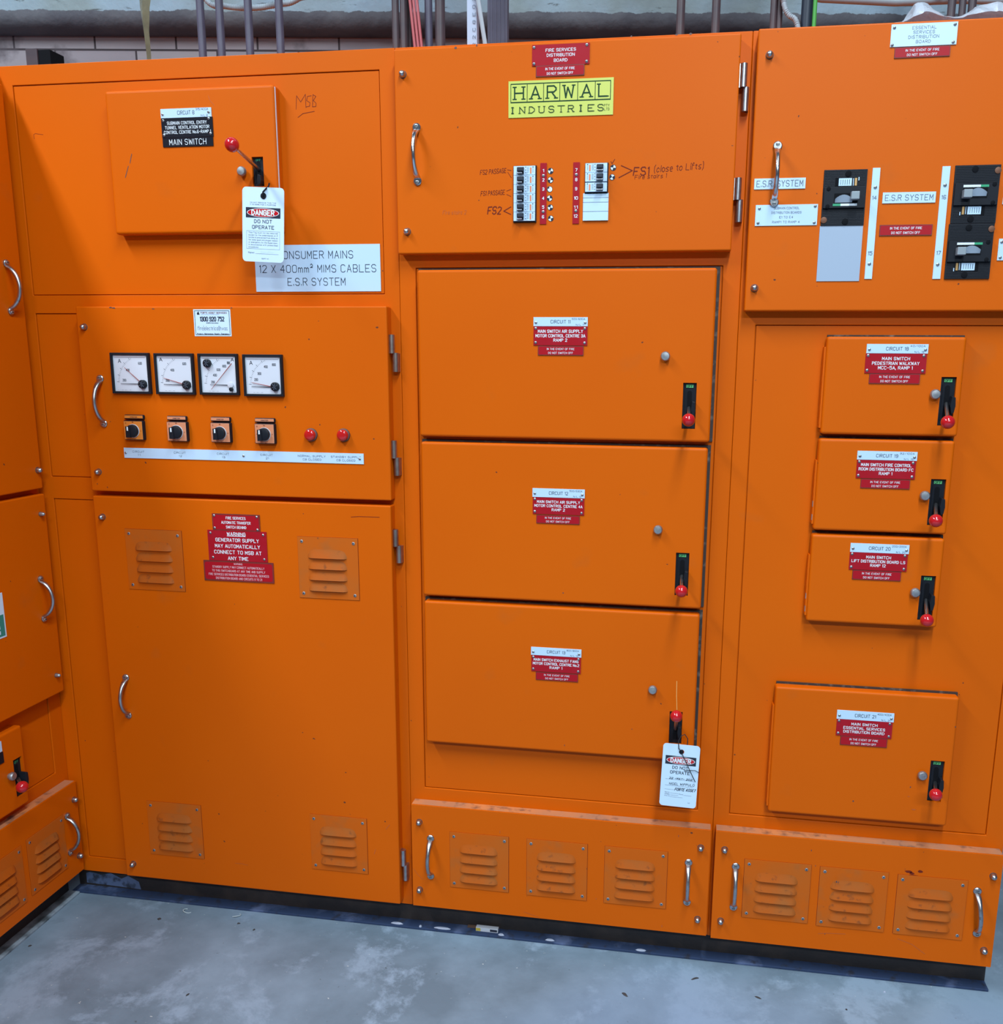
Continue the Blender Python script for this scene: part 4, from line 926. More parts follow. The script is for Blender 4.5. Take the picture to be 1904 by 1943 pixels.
vc = ventcover((0.0850, 0.0801, 0.6991, 0.3512),
    [(0.1524, 0.1433, 0.2990, 0.2888), (0.3186, 0.1406, 0.4653, 0.2875), (0.4855, 0.1401, 0.6317, 0.2855)],
    [(0.1065, 0.3075), (0.1059, 0.1275), (0.6818, 0.3021), (0.6805, 0.1211)],
    [(0.1330, 0.2666, 0.1330, 0.1684), (0.6530, 0.2612, 0.6616, 0.1636)])

marks([(0.2964, 0.3239), (0.3077, 0.2876), (0.3396, 0.1210)], -0.0303, vc, sx=0.0012, sz=0.003)
marks([(0.5075, 0.2940), (0.5317, 0.2966), (0.5176, 0.2858), (0.5138, 0.2908)], -0.0303, vc, sx=0.011, sz=0.003, m='ink_brown')
marks(([(0.4973,0.1273), (0.5288,0.1171), (0.5577,0.0967)], [(0.3250,0.1197), (0.3422,0.1229), (0.3838,0.1258)]), -0.0303, vc, w=0.0016, m='ink_faint')
marks([(0.3541, 0.2585), (0.3586, 0.2578)], -0.0400, vc, sx=0.002, sz=0.003)

# side bolts seen past the right edge
for (z) in (0.33, 0.27, 0.17):
    mb = MB(); mb.lathe((XR, 0.05, z), (1, 0, 0), [(0, 0.009), (0.010, 0.009), (0.014, 0.005)], 'conduit_dark', 12); mb.build('side_bolt', root, smooth=True)

# ================================================================ RETURN CABINET ON THE LEFT (faces right)
LX = -1.5635
mainroot = root
PL = (-0.75, (-0.0435, 0.3607)[1], (-0.0452, 0.3613)[0], 0.60)
root, body = unit(-0.98, -0.0008, [PL], 'orange return cabinet standing at right angles at the far left, seen edge on', rz=PI / 2, loc=(LX, 0, 0), org=(0, 0, 0))
yl = -0.030
ub = (-0.90, (-0.0221, 1.0843)[1], (-0.0245, 1.0820)[0], 1.975)
dr = door(ub, yl, 0.0, root)
bolt(-0.0369, 1.1287, yl, dr)
handle(-0.0718, 1.5920, -0.0721, 1.4930, yl, dr, 'steel')
q_ = (-0.0267, 0.5741)
mbb = (-0.90, q_[1], (-0.0219, 1.0707)[0], (-0.0219, 1.0707)[1])
dr = door(mbb, yl, 0.0, root)
bolt(-0.0433, 1.0246, yl, dr, r=0.005, m='zinc'); bolt(-0.0457, 0.6222, yl, dr, r=0.005, m='zinc')
handle(-0.0669, 0.8686, -0.0680, 0.7757, yl, dr, 'steel')
r_ = (-0.1929, 0.7617, -0.1932, 0.8679)
mb = MB(); e = (-0.1935, 0.7755); t_ = (-0.1941, 0.8682); s_ = (-0.1960, 0.8184)
mb.box(e[0] - 0.16, e[0], yl - 0.001, yl, (-0.1939, 0.7650)[1], t_[1], 'white_card'); mb.box(e[0] - 0.155, e[0] - 0.004, yl - 0.0014, yl - 0.001, (-0.1939, 0.7650)[1] + 0.004, s_[1], 'teal_sticker')
mb.box(e[0] - 0.155, e[0] - 0.022, yl - 0.0014, yl - 0.001, s_[1] + 0.004, t_[1] - 0.02, 'ink_dark')
for k in range(3): mb.box(e[0] - 0.03, e[0] - 0.018, yl - 0.0018, yl - 0.0014, s_[1] - 0.02 - 0.012 * k, s_[1] - 0.012 - 0.012 * k, 'white_card')
mb.build('sticker', root, label='white and teal sticker cut off at the left edge')
# small lever door low down
ib = (-0.2124, 0.3609, -0.2051, 0.4773); ra = (-0.1762, 0.5426); rb = (-0.1818, 0.3634)
db = (-0.62, (-0.2720, 0.3480)[1] - 0.0, ra[0] + 0.002, ra[1]); db = (db[0], min(db[1], 0.36), db[2], db[3])
il = (ib[0], (-0.2161, 0.3745)[1], (-0.1897, 0.4402)[0], (-0.2020, 0.4691)[1])
il = (il[0], il[1], max(il[2], il[0] + 0.028), il[3])
dr = door(db, -0.026, 0.0, root, bevel=0.005, seg=4, hole=il)
bl = (-0.2799, 0.4414)
isolator(il, -0.020, root, (bl[0], -0.10, bl[1]), root, ty='green_label')
k_ = (-0.2291, 0.4382); knob(k_[0], k_[1], -0.026, dr)
e = (-0.2430, 0.5038)
mb = MB(); mb.box(e[0] - 0.1, e[0], -0.0278, -0.026, e[1] + 0.002, (-0.2412, 0.5302)[1], 'white_plate'); mb.build('nameplate', root, label='white plate cut off at the left edge')
mb = MB(); mb.box(e[0] - 0.1, e[0] + 0.002, -0.0278, -0.026, (-0.2457, 0.4778)[1], e[1], 'black_plate'); mb.build('nameplate', root, label='black plate cut off at the left edge')
# bottom louvred cover
tr = (-0.0117, 0.3267); br = (-0.0170, 0.0793)
vc = ventcover((-0.75, br[1], (tr[0] + br[0]) / 2, tr[1]),
    [(-0.2051, 0.1174, -0.0738, 0.2633), ((-0.2287, 0.1134)[0] - 0.13, (-0.2287, 0.1134)[1] , (-0.2237, 0.2600)[0], (-0.2251, 0.2597)[1])],
    [(-0.0278, 0.2814), (-0.0295, 0.1254)],
    [(-0.0592, 0.2499, -0.0604, 0.1547)], y=-0.030)

# ================================================================ plinths
def plinth(name, label, loc, rz, x0, x1, mflange):
    q = MB(); q.box(x0, x1, 0.028, 0.10, 0.004, 0.066, 'plinth_black'); q.box(x0, x1, -0.004, 0.10, 0.0, 0.006, mflange); q.box(x0, x1, 0.010, 0.028, 0.060, 0.066, 'plinth_black')
    o = q.build(name, None, bevel=0.0012); o.location = loc; o.rotation_euler = (0, 0, rz); tag(o, label, 'plinth'); return o
plinth('steel_plinth', 'dark steel channel plinth under the three front cabinets', (0, 0, 0), 0, LX - 0.02, XR + 0.004, 'plinth_flange')
plinth('steel_plinth', 'dark steel channel plinth with pale edge under the left return cabinet', (LX, 0, 0), PI / 2, -0.98, -0.0055, 'plinth_pale')
pl = [o for o in bpy.data.objects if o.name == 'steel_plinth'][0]
q = MB(); ring = [(LX + 0.002, 0.012), (LX + 0.10, 0.010), (LX + 0.16, 0.008), (LX + 0.155, 0.030), (LX + 0.125, 0.044), (LX + 0.105, 0.034), (LX + 0.075, 0.047), (LX + 0.045, 0.039), (LX + 0.015, 0.045), (LX + 0.002, 0.040)]
q.face([(x, 0.0277, z) for x, z in ring], 'plinth_smear'); q.build('paint_smear', pl, label='pale blue paint smear')
# blobs of pale putty on the flange
for k, (x, yq) in enumerate((-0.6874, 0.0040, -0.5688, 0.0033, -0.4200, 0.0031, -0.2982, 0.0031, -0.0763, 0.0017, -0.6259, 0.0017) if False else ((-0.6874, 0.0040), (-0.5688, 0.0033), (-0.4200, 0.0031), (-0.2982, 0.0031), (-0.0763, 0.0017), (-0.6259, 0.0017))):
    wd = (0.032, 0.045, 0.016, 0.024, 0.026, 0.008)[k]; n = 16; pts = [(x + wd * 0.5 * math.cos(2 * PI * i / n) * random.uniform(0.8, 1.1), max(-0.003, yq + 0.004 * math.sin(2 * PI * i / n)), 0) for i in range(n)]
    q = MB(); q.mesh([(a, c, 0.0061) for a, c, _ in pts] + [(x + (a - x) * 0.7, yq + (c - yq) * 0.7, 0.0085) for a, c, _ in pts], [tuple(range(n, 2 * n))] + [(i, (i + 1) % n, n + (i + 1) % n, n + i) for i in range(n)], 'putty')
    o = q.build('putty_blob', None, org=(x, yq, 0.0061))
    tag(o, ['pale putty blob on the plinth flange at the corner below the lower zinc hinge', 'longest pale putty blob on the plinth flange, below the handle of the middle vent cover', 'small pale putty blob on the plinth flange, right of the yellow packet',
            'pale putty blob on the plinth flange below the middle louvre plate', 'pale putty blob on the plinth flange furthest to the right', 'tiny pale putty blob between the two largest on the plinth flange'][k], 'putty', 'putty blobs on the plinth')

# ================================================================ danger tags
def dtag(corn, yp, label, second):
    TL, TR, BR, BL = [Vector(c) for c in corn]
    ux = ((TR - TL) + (BR - BL)); ang = math.atan2(ux.y, ux.x); vz = (BL - TL) + (BR - TR); ang2 = math.atan2(-vz.y, -vz.x) - PI / 2
    a = (ang + ang2) / 2; W = (TR - TL).length * 0.5 + (BR - BL).length * 0.5; Hh = (BL - TL).length * 0.5 + (BR - TR).length * 0.5
    c = (TL + TR + BR + BL) / 4; t = thing('danger_tag', label, 'tag', (c.x, yp, c.y), 0, (0, 0, 0)); t.rotation_euler = (0, -a, 0)
    q = MB(); r = W * 0.09; out = []
    for (sx_, sz_, a0) in ((1, 1, 0), (-1, 1, PI / 2), (-1, -1, PI), (1, -1, 3 * PI / 2)):
        for k in range(5): g = a0 + k * PI / 8; out.append((sx_ * (W / 2 - r) + r * math.cos(g), sz_ * (Hh / 2 - r) + r * math.sin(g)))
    hx, hz, hr = 0.01 * W, Hh * 0.386, W * 0.068; m_ = 20
    hole = [(hx + hr * math.cos(2 * PI * k / m_ ), hz + hr * math.sin(2 * PI * k / m_)) for k in range(m_)]
    # outline bridged to the round hole
    n = len(out); bridge = []
    for k in range(m_):
        g = hole[k]; best = min(range(n), key=lambda i: abs(math.atan2(out[i][1] - hz, out[i][0] - hx) - math.atan2(g[1] - hz, g[0] - hx)) if abs(math.atan2(out[i][1] - hz, out[i][0] - hx) - math.atan2(g[1] - hz, g[0] - hx)) < PI else 2 * PI - abs(math.atan2(out[i][1] - hz, out[i][0] - hx) - math.atan2(g[1] - hz, g[0] - hx)))
        bridge.append(best)
    for (yy, fl) in ((-0.0006, 1), (0.0006, -1)):
        V = [(x, yy, z) for x, z in out] + [(x, yy, z) for x, z in hole]; F = []
        for k in range(m_):
            i0, i1 = bridge[k], bridge[(k + 1) % m_]; p = i0; g0, g1 = n + k, n + (k + 1) % m_; lst = [g0]
            while True:
                lst.append(p)
                if p == i1: break
                p = (p + 1) % n
            F.append(tuple(lst + [g1]))
        q.mesh(V, F, 'white_card')
    q.mesh([(x, y_, z) for y_ in (-0.0006, 0.0006) for x, z in out], [(i, (i + 1) % n, n + (i + 1) % n, n + i) for i in range(n)], 'white_card')
    q.build('card', t)
    q = MB(); yy = -0.0008; zc = Hh * (0.161 if not second else 0.245); bw, bh = W * 0.83 / 2, Hh * 0.068
    if not second:
        q.text('DO NOT REMOVE THIS TAG', 0, Hh * 0.295, yy, Hh * 0.013, W * 0.62, 'ink_grey', 0.18); q.text('IT IS HERE FOR A PURPOSE.', 0, Hh * 0.268, yy, Hh * 0.013, W * 0.63, 'ink_grey', 0.18)
    q.box(-bw, bw, yy - 0.0001, yy, zc - bh, zc + bh, 'ink_dark'); q.disc(0, yy - 0.0003, zc, bw * 0.93, bh * 0.88, 'ink_white', 40); q.disc(0, yy - 0.0005, zc, bw * 0.89, bh * 0.78, 'red_ball', 40)
    q.text('DANGER', 0, zc, yy - 0.0008, bh * 0.92, bw * 1.28, 'ink_white', 0.24)
    z1 = zc - Hh * 0.115; q.text('DO NOT', 0, z1, yy, Hh * 0.043, W * 0.42, 'ink_dark', 0.17); q.text('OPERATE', 0, z1 - Hh * 0.078, yy, Hh * 0.043, W * 0.52, 'ink_dark', 0.17)
    if not second:
        za, zb = -Hh * 0.085, -Hh * 0.325; xa = W * 0.40
        for (p0, p1) in (((-xa, za), (xa, za)), ((-xa, zb), (xa, zb)), ((-xa, za), (-xa, zb)), ((xa, za), (xa, zb))): q.stroke([p0, p1], yy, 0.0004, 'ink_grey')
        for k, s in enumerate(('This Tag must not be removed', 'except by the undersigned, or if', 'he/she is prevented from doing so', 'for some good and proper reason', 'or emergency, by the Supervisor,', 'in accordance with prescribed', 'procedures.')):
            q.text(s, -W * 0.35, za - Hh * (0.030 + 0.0325 * k), yy, Hh * 0.016, W * (0.70 if k < 6 else 0.24), 'ink_grey', 0.16, left=True)
        q.text('Signed', -W * 0.36, -Hh * 0.385, yy, Hh * 0.017, W * 0.14, 'ink_grey', 0.16, left=True); q.stroke([(-W * 0.19, -Hh * 0.39), (W * 0.37, -Hh * 0.39)], yy, 0.0004, 'ink_grey')
        q.text('Sandhu', W * 0.08, -Hh * 0.365, yy, Hh * 0.028, W * 0.3, 'white_plate', 0.08, 0.05, 0.3, wob=0.3); q.text('SDPT-41', W * 0.05, -Hh * 0.455, yy, Hh * 0.014, W * 0.17, 'ink_grey', 0.16)
    else:
        zz = [-0.045, -0.145, -0.215, -0.285, -0.345]
        q.stroke([(-W * 0.38, Hh * (zz[0] - 0.02)), (W * 0.38, Hh * (zz[0] - 0.02))], yy, 0.0004, 'ink_grey'); q.text('22 -MAY- 202', W * 0.03, Hh * zz[0], yy - 0.0002, Hh * 0.026, W * 0.62, 'ink_dark', 0.2, 0, 0.25, wob=0.25)
        q.stroke([(-W * 0.38, Hh * (zz[1] - 0.02)), (W * 0.38, Hh * (zz[1] - 0.02))], yy, 0.0004, 'ink_grey'); q.text('NIGEL WIPPULO', W * 0.07, Hh * zz[1] + 0.002, yy - 0.0002, Hh * 0.034, W * 0.68, 'ink_dark', 0.13, 0.02, 0.15, wob=0.3)
        q.stroke([(-W * 0.38, Hh * (zz[2] - 0.015)), (-W * 0.12, Hh * (zz[2] - 0.015))], yy, 0.0004, 'ink_grey'); q.text('FORTE ASSET', W * 0.17, Hh * zz[2], yy - 0.0002, Hh * 0.040, W * 0.56, 'ink_dark', 0.17, 0.02, 0.35, wob=0.3)
        for k, s in enumerate(('Section', 'Co Company', 'Date')):
            q.text(s, -W * 0.37, Hh * (-0.285 - 0.028 * k), yy, Hh * 0.013, W * 0.13, 'ink_grey', 0.16, left=True); q.stroke([(-W * 0.22, Hh * (-0.288 - 0.03 * k)), (W * (0.0 if k < 2 else 0.12), Hh * (-0.288 - 0.03 * k))], yy, 0.0004, 'ink_grey')
        q.text('Phone', W * 0.02, Hh * -0.30, yy, Hh * 0.013, W * 0.11, 'ink_grey', 0.16, left=True); q.stroke([(W * 0.15, -Hh * 0.305), (W * 0.36, -Hh * 0.305)], yy, 0.0004, 'ink_grey')
        q.text('(w)', W * 0.30, -Hh * 0.42, yy, Hh * 0.016, W * 0.05, 'ink_grey', 0.14)
    q.build('print', t)
    return t, (hx, hz, hr, W, Hh)
t, g = dtag([(-0.9660,1.7469), (-0.8727,1.7401), (-0.8776,1.5893), (-0.9711,1.5966)], -0.062, 'white danger tag hanging from the open lever of circuit 8, upper left', False)
hx, hz, hr, W, Hh = g
q = MB(); q.lathe((hx, 0.0002, hz), (0, -1, 0), [(0, hr * 1.02), (0.002, hr * 1.0), (0.0024, hr * 0.8)], 'black_plastic', 20)
q.tube([(hx, -0.003, hz), (hx + 0.001, -0.005, hz + 0.007), (hx + 0.006, -0.004, hz + 0.013), (hx + 0.008, 0.006, hz + 0.020), (hx + 0.004, 0.018, hz + 0.028)], 0.0018, 'black_plastic', 8); q.build('tie', t, smooth=True, label='black tie')
t, g = dtag([(-0.0468,0.5714), (0.0343,0.5653), (0.0421,0.4142), (-0.0369,0.4273)], -0.066, 'white danger tag with handwriting hanging below the lever of circuit 13', True)
hx, hz, hr, W, Hh = g
q = MB(); q.lathe((hx - 0.001, 0.0002, hz), (0, -1, 0), [(0, hr * 0.95), (0.002, hr * 0.9), (0.0024, hr * 0.6)], 'black_plastic', 20)
q.tube([(hx - 0.001, -0.003, hz), (hx - 0.007, -0.006, hz + 0.010), (hx - 0.009, 0.004, hz + 0.022), (hx - 0.004, 0.016, hz + 0.030), (hx + 0.004, 0.018, hz + 0.034), (hx + 0.011, 0.014, hz + 0.026), (hx + 0.011, 0.008, hz + 0.014), (hx + 0.004, 0.004, hz + 0.006)], 0.0011, 'black_plastic', 8)
q.tube([(hx - 0.001, -0.004, hz), (hx + 0.012, -0.008, hz - 0.022), (hx + 0.022, -0.008, hz - 0.042), (hx + 0.034, -0.006, hz - 0.065)], 0.0009, 'black_plastic', 8)
q.tube([(W / 2 + 0.001, -0.002, hz - 0.044), (W / 2 - 0.008, -0.004, hz - 0.039), (W / 2 - 0.016, -0.003, hz - 0.040), (hx + 0.008, -0.002, hz - 0.043)], 0.0007, 'black_plastic', 6)
q.build('tie', t, smooth=True, label='black tie with long tails')

# ================================================================ services rising behind the board
ZT = 2.021
def riser(name, label, cat, u0, y, r, m, group=None, du=0.0, segs=1, top=3.3):     # u0 = x at the board top; du = lean per metre
    q = MB()
    if segs == 1: q.tube([(u0, y, ZT), (u0 + du * 0.5, y, ZT + 0.5), (u0 + du * (top - ZT), y, top)], r, m, 16)
    o = q.build(name, None, smooth=True, org=(u0, y, ZT)); return tag(o, label, cat, group)
YC = 0.16
for (x, z), r, m_, lab in (
    ((-1.1546, 2.0798), 0.0088, 'conduit_dark', 'dark grey conduit nearest the corner, first of four behind the left cabinet'),
    ((-1.1079, 2.0779), 0.0088, 'conduit_dark', 'dark grey conduit, second of four behind the left cabinet'),
    ((-1.0383, 2.0773), 0.0088, 'conduit_dark', 'dark grey conduit, third of four behind the left cabinet'),
    ((-0.9642, 2.0775), 0.0088, 'conduit_dark', 'dark grey conduit, fourth of four behind the left cabinet'),
    ((-0.6919, 2.0770), 0.0080, 'conduit_brown', 'brown conduit at the left of the cluster above the middle cabinet'),
    ((-0.6737, 2.0763), 0.0080, 'conduit_brown', 'brown conduit in the middle of the left cluster above the middle cabinet'),
    ((-0.6652, 2.0821), 0.0065, 'conduit_brown', 'thin brown conduit left of the red cables'),
    ((-0.6164, 2.0854), 0.0085, 'conduit_dark', 'dark purple conduit right of the red cables'),
    ((-0.5904, 2.0781), 0.0110, 'conduit_brown', 'thick brown conduit left of the white trunking'),
    ((-0.0669, 2.0763), 0.0088, 'conduit_brown', 'dark conduit above the right half of the middle cabinet'),
    ((0.0065, 2.0781), 0.0088, 'conduit_brown', 'dark conduit near the hinge edge of the middle cabinet'),
    ((0.1243, 2.0779), 0.0070, 'conduit_brown', 'brown conduit at the left edge of the right cabinet'),
    ((0.1367, 2.0806), 0.0060, 'conduit_brown', 'thin brown conduit beside the grey corrugated hose'),
    ((0.4751, 2.1000), 0.0080, 'conduit_brown', 'brown conduit behind the plastic sheet, left one'),
    ((0.4957, 2.0990), 0.0070, 'conduit_brown', 'brown conduit behind the plastic sheet, middle one'),
    ((0.5142, 2.0982), 0.0080, 'conduit_brown', 'brown conduit behind the plastic sheet, right one')):
    riser('conduit', lab, 'pipe', x, YC if r != 0.0065 else 0.18, r, m_, 'vertical conduits')
for k, (a, c) in enumerate(((-0.6385, 2.0739), (-0.6307, 2.0735), (-0.6230, 2.0732))):
    q = MB(); x = a; q.tube([(x, 0.14, ZT), (x - 0.006, 0.14, ZT + 0.06), (x - 0.016, 0.14, ZT + 0.16), (x - 0.02, 0.14, 3.2)], 0.0032, 'cable_red', 10)
    tag(q.build('cable', None, smooth=True, org=(x, 0.14, ZT)), ['red cable, left one of three rising together', 'red cable, middle one of three rising together', 'red cable, right one of three rising together'][k], 'cable', 'red cables')
def channel(name, label, x, y, w, d, m, cat, ribs=0):
    q = MB(); q.box(x - w / 2, x + w / 2, y, y + d, ZT, 3.3, m)
    for k in range(ribs): q.box(x - w / 2 + w * (k + 0.3) / ribs, x - w / 2 + w * (k + 0.6) / ribs, y - 0.002, y, ZT, 3.3, m)
    return tag(q.build(name, None, bevel=0.0015, org=(x, y, ZT)), label, cat)
x = (-0.5140, 2.0738)[0]; o = channel('trunking', 'pale blue-white trunking with grey print rising behind the middle cabinet', x, 0.14, 0.0225, 0.02, 'trunking_white', 'trunking')
q = MB()
for k in range(9): q.text('S5R2C8E0X'[k], x + 0.005, ZT + 0.012 + 0.015 * k, 0.1385, 0.006, 0.006, 'ink_grey', 0.14, rot=PI / 2)
q.build('print', o, org=None); bpy.data.objects[o.name].children[0].location = (-x, -0.14, -ZT)
x = (-0.4707, 2.0908)[0]; channel('cable_tray', 'wide dark ribbed cable tray right of the white trunking', x, 0.20, 0.045, 0.02, 'conduit_dark', 'cable tray', 5)
q = MB(); a, c = -0.4755, 2.0638
q.tube([(a, 0.125, ZT), (a - 0.008, 0.125, ZT + 0.05), (a - 0.020, 0.125, ZT + 0.12), (a - 0.035, 0.125, ZT + 0.2), (a - 0.2, 0.125, 3.1)], 0.0048, 'cable_pale', 10, [0.6] * 5)
tag(q.build('cable', None, smooth=True, org=(a, 0.13, ZT)), 'flat pale grey cable leaning across the dark tray', 'cable')
def corrugated(pts, r, m, label):
    P = [Vector(p) for p in pts]; out = []; rad = []
    for i in range(len(P) - 1):
        p0, p1, p2, p3 = P[max(i - 1, 0)], P[i], P[i + 1], P[min(i + 2, len(P) - 1)]
        nn = max(4, int((p2 - p1).length / 0.0022))
        for k in range(nn):
            t = k / nn; out.append(0.5 * ((2 * p1) + (-p0 + p2) * t + (2 * p0 - 5 * p1 + 4 * p2 - p3) * t * t + (-p0 + 3 * p1 - 3 * p2 + p3) * t ** 3))
    for k in range(len(out)): rad.append(r * (1 if k % 2 else 0.86))
    q = MB(); q.tube(out, rad, m, 12); return tag(q.build('flexible_conduit', None, smooth=True, org=pts[0]), label, 'conduit')
def at(xz, y): return (xz[0], y, xz[1])
corrugated([at((-1.2681, 2.6690), 0.22), at((-1.2243, 2.3143), 0.22), at((-1.1695, 2.2116), 0.22), at((-1.1203, 2.1958), 0.22), at((-1.0551, 2.1893), 0.22), at((-0.9899, 2.1940), 0.22), at((-0.9444, 2.2028), 0.22), at((-0.8466, 2.2610), 0.22), at((-0.7604, 2.6287), 0.22)], 0.0068, 'conduit_grey', 'pale grey corrugated conduit looping behind the dark conduits at upper left')
corrugated([at((0.1204, 2.5158), 0.14), at((0.1346, 2.1787), 0.14), at((0.1427, 2.1149), 0.14), at((0.1536, 2.0918), 0.14), at((0.1702, 2.0772), 0.14), (0.1837, 2.0638) and ((0.1837, 2.0638)[0], 0.14, ZT + 0.002)], 0.0058, 'conduit_grey', 'grey corrugated hose curving down beside the black cable')
q = MB(); pts = [at((0.1544, 2.1899), 0.3), at((0.2339, 2.1744), 0.3), at((0.3894, 2.1596), 0.3), at((0.5189, 2.1584), 0.3), at((0.6678, 2.1481), 0.3), at((0.7618, 2.1416), 0.3)]
q.tube(pts, 0.0085, 'conduit_grey', 12); tag(q.build('conduit', None, smooth=True, org=pts[0]), 'pale grey conduit running level along the ledge at upper right', 'pipe')
riser('cable', 'thick black cable beside the green earth cable', 'cable', (0.1906, 2.0717)[0], 0.15, 0.0115, 'cable_black')
riser('cable', 'bright green earth cable', 'cable', (0.2053, 2.0697)[0], 0.14, 0.0042, 'cable_green')
# hanging yellowed plastic strip
q = MB(); A0 = [(-1.3690, 2.6984), (-1.3887, 2.2852), (-1.3876, 2.2325), (-1.3823, 2.1791), (-1.3771, 2.1241), (-1.3757, 2.0892)]; B0 = [(-1.3355, 2.6958), (-1.3497, 2.2832), (-1.3624, 2.2313), (-1.3682, 2.1785), (-1.3672, 2.1237), (-1.3687, 2.0890)]
v = []
for (a, c), (e_, f_) in zip(A0, B0): v += [(a, 0.30, c), ((a + e_) / 2, 0.288, (c + f_) / 2), (e_, 0.30, f_), ((a + e_) / 2, 0.304, (c + f_) / 2)]
q.mesh(v, [(i * 4 + k, i * 4 + (k + 1) % 4, i * 4 + 4 + (k + 1) % 4, i * 4 + 4 + k) for i in range(5) for k in range(4)], 'plastic_strip')
tag(q.build('plastic_strip', None, smooth=True, org=(A0[0][0], 0.30, 2.05)), 'yellowed twisted plastic strip hanging in front of the ledge at upper left', 'plastic strip')
# dark bracket post in the far corner behind the board
q = MB(); a, c = (-1.7248, 2.1606); q.box(a - 0.016, a + 0.016, 0.34, 0.372, 2.02, 2.168, 'conduit_brown'); q.box(a - 0.016, a + 0.05, 0.345, 0.40, 2.115, 2.165, 'black_matt')
tag(q.build('bracket_post', None, bevel=0.001, org=(a, 0.36, 2.02)), 'dark steel post with bracket behind the top left corner', 'post')
# crumpled clear plastic sheet on the right cabinet
q = MB(); a0, _ = (0.3174, 2.0413); nx, ny = 26, 9; v = []
for i in range(nx + 1):
    for j in range(ny + 1):
        t = i / nx; s = j / ny; hgt = 0.048 * math.exp(-((t - 0.26) / 0.11) ** 2) + 0.052 * (t > 0.2) * min(1, (t - 0.2) * 4) * (0.7 + 0.3 * math.sin(11 * t))
        hgt *= math.sin(PI * min(1, 0.12 + s * 0.8)); v.append((a0 + 0.30 * t + 0.01 * random.uniform(-1, 1), 0.02 + 0.13 * s + 0.006 * random.uniform(-1, 1), ZT + 0.002 + hgt * random.uniform(0.75, 1.15) + 0.004 * random.random()))
q.mesh(v, [(i * (ny + 1) + j, (i + 1) * (ny + 1) + j, (i + 1) * (ny + 1) + j + 1, i * (ny + 1) + j + 1) for i in range(nx) for j in range(ny)], 'plastic_film')
o = q.build('plastic_sheet', None, org=(a0, 0.03, ZT)); tag(o, 'crumpled clear plastic sheet lying on top of the right cabinet', 'plastic sheet')
su = o.modifiers.new('soft', 'SUBSURF'); su.levels = 1; su.render_levels = 1
sm = o.modifiers.new('thick', 'SOLIDIFY'); sm.thickness = 0.0004

# ================================================================ scraps on the floor
def curl(x, y, r, a0, a1, label):
    q = MB(); q.tube([(x + r * math.cos(a0 + (a1 - a0) * k / 14), y + 0.7 * r * math.sin(a0 + (a1 - a0) * k / 14), 0.0018 + 0.002 * math.sin(k / 3)) for k in range(15)], 0.0011, 'tie_clear', 6)
    tag(q.build('cable_tie_offcut', None, smooth=True, org=(x, y, 0)), label, 'cable tie', 'cable tie offcuts')
a, c = -1.2361, -0.0284; curl(a, c - 0.004, 0.011, 1.9, 6.0, 'clear cable tie offcut curled on the floor, leftmost')
a, c = -1.1070, -0.0226; curl(a, c - 0.004, 0.014, -1.8, 1.0, 'clear cable tie offcut on the floor, middle one')
a, c = -0.7912, 0.0150; curl(a, c - 0.004, 0.013, 1.2, 4.2, 'clear cable tie offcut on the floor, by the lower hinge')
a, c = -0.4751, 0.0221
q = MB(); a, c = -0.4615, 0.0236
a2 = (-0.4575, 0.0239)[0]
q.box(-0.028, 0.028, -0.006, 0.006, 0, 0.010, 'glaze'); q.box(-0.028, -0.016, -0.0064, -0.006, 0.001, 0.009, 'litter_yellow'); q.box(0.008, 0.026, -0.0064, -0.006, 0.002, 0.008, 'ink_dark'); q.text('NUMO', -0.004, 0.005, -0.0066, 0.004, 0.016, 'ink_dark', 0.2) if False else None
o = q.build('packet', None, bevel=0.001); o.location = (a2, 0.014, 0.0062); tag(o, 'small yellow and white packet lying on the plinth flange', 'packet')
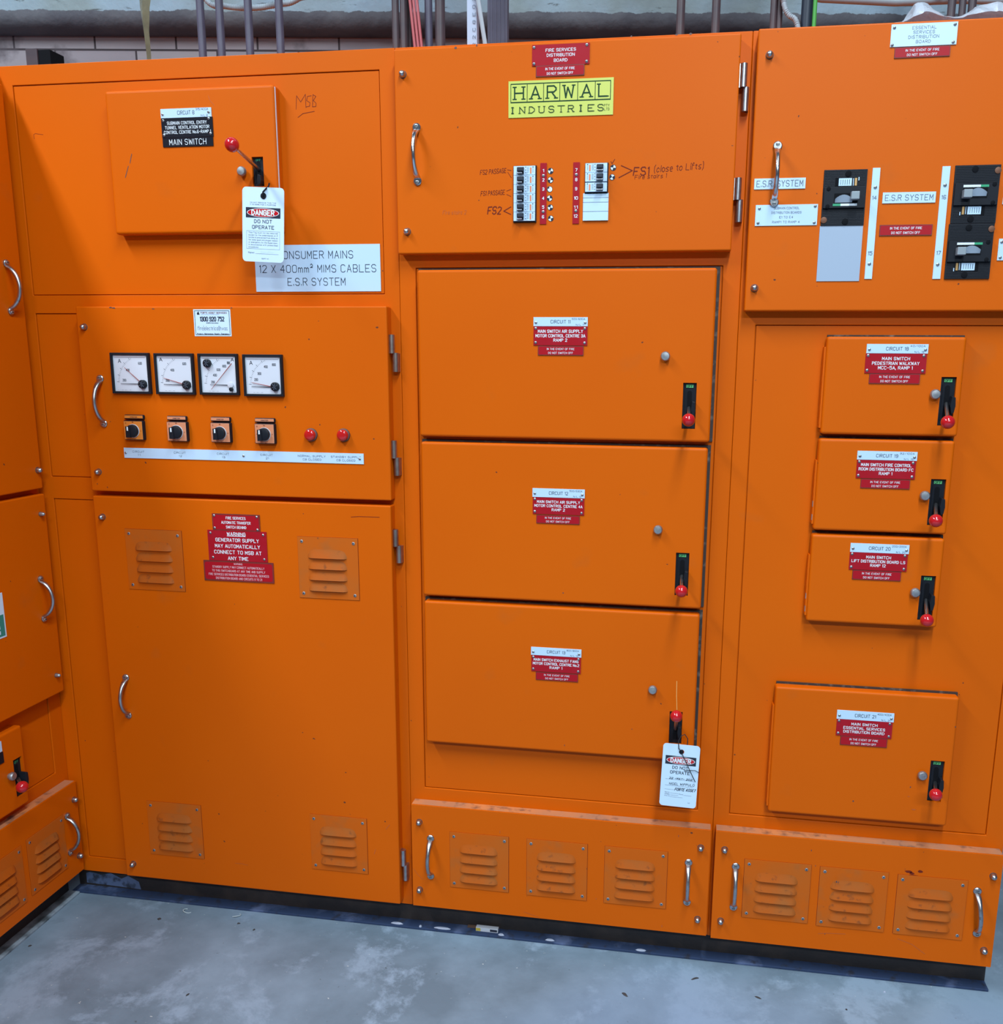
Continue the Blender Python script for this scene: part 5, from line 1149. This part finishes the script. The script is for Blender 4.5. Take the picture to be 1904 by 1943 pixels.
q = MB(); q.box(-0.032, 0.028, -0.004, 0.004, 0, 0.003, 'rust_tray'); o = q.build('metal_scrap', None, bevel=0.0006); o.location = ((-0.4778, 0.0379)[0], 0.0235, 0.0062); o.rotation_euler = (0.5, 0, 0.03); tag(o, 'rusty strip of metal leaning on the plinth behind the packet', 'metal scrap')
bits = [((-0.1023, -0.1574), 0.011, 0.004, -0.7, 'dark chip of debris on the floor below the middle vent cover'), ((0.0531, -0.0737), 0.012, 0.003, 0.5, 'dry leaf scrap on the floor near the front vent covers'),
        ((0.1919, -0.1159), 0.009, 0.003, -0.4, 'dark splinter on the floor below the right vent cover'), ((-1.2881, -0.0762), 0.006, 0.005, 0.2, 'dark pebble on the floor below the tall lower door'),
        ((-1.5316, -0.2336), 0.006, 0.003, 1.0, 'dark crumb on the floor near the left return cabinet'), ((-1.0823, -0.0591), 0.005, 0.003, 0.3, 'small dark crumb on the floor near the middle cable tie offcut'),
        ((-1.0318, -0.0769), 0.004, 0.003, 1.3, 'tiny dark crumb on the floor in front of the long lower door'), ((0.3820, -0.1225), 0.003, 0.002, 0.0, 'tiny speck of grit on the floor at lower right'),
        ((-1.0643, -0.3298), 0.006, 0.002, 1.2, 'thin dark splinter on the open floor in front'), ((0.4766, -0.0461), 0.003, 0.002, 0.0, 'pale speck of grit on the floor at lower right')]
for (p, a, c, r, lab) in bits:
    q = MB(); n = 8; ring = [(a * math.cos(2 * PI * k / n) * random.uniform(0.6, 1.1), c * math.sin(2 * PI * k / n) * random.uniform(0.6, 1.1)) for k in range(n)]
    q.mesh([(x, y, 0.0) for x, y in ring] + [(x * 0.6, y * 0.6, 0.0022) for x, y in ring], [tuple(range(n, 2 * n))] + [(k, (k + 1) % n, n + (k + 1) % n, n + k) for k in range(n)], 'litter' if 'pale' not in lab else 'putty')
    o = q.build('debris_chip', None); o.location = (p[0], p[1], 0.0003); o.rotation_euler = (0, 0, r); tag(o, lab, 'debris', 'floor debris')

for o in bpy.data.objects:
    for k in ('_org', '_f'):
        if k in o: del o[k]
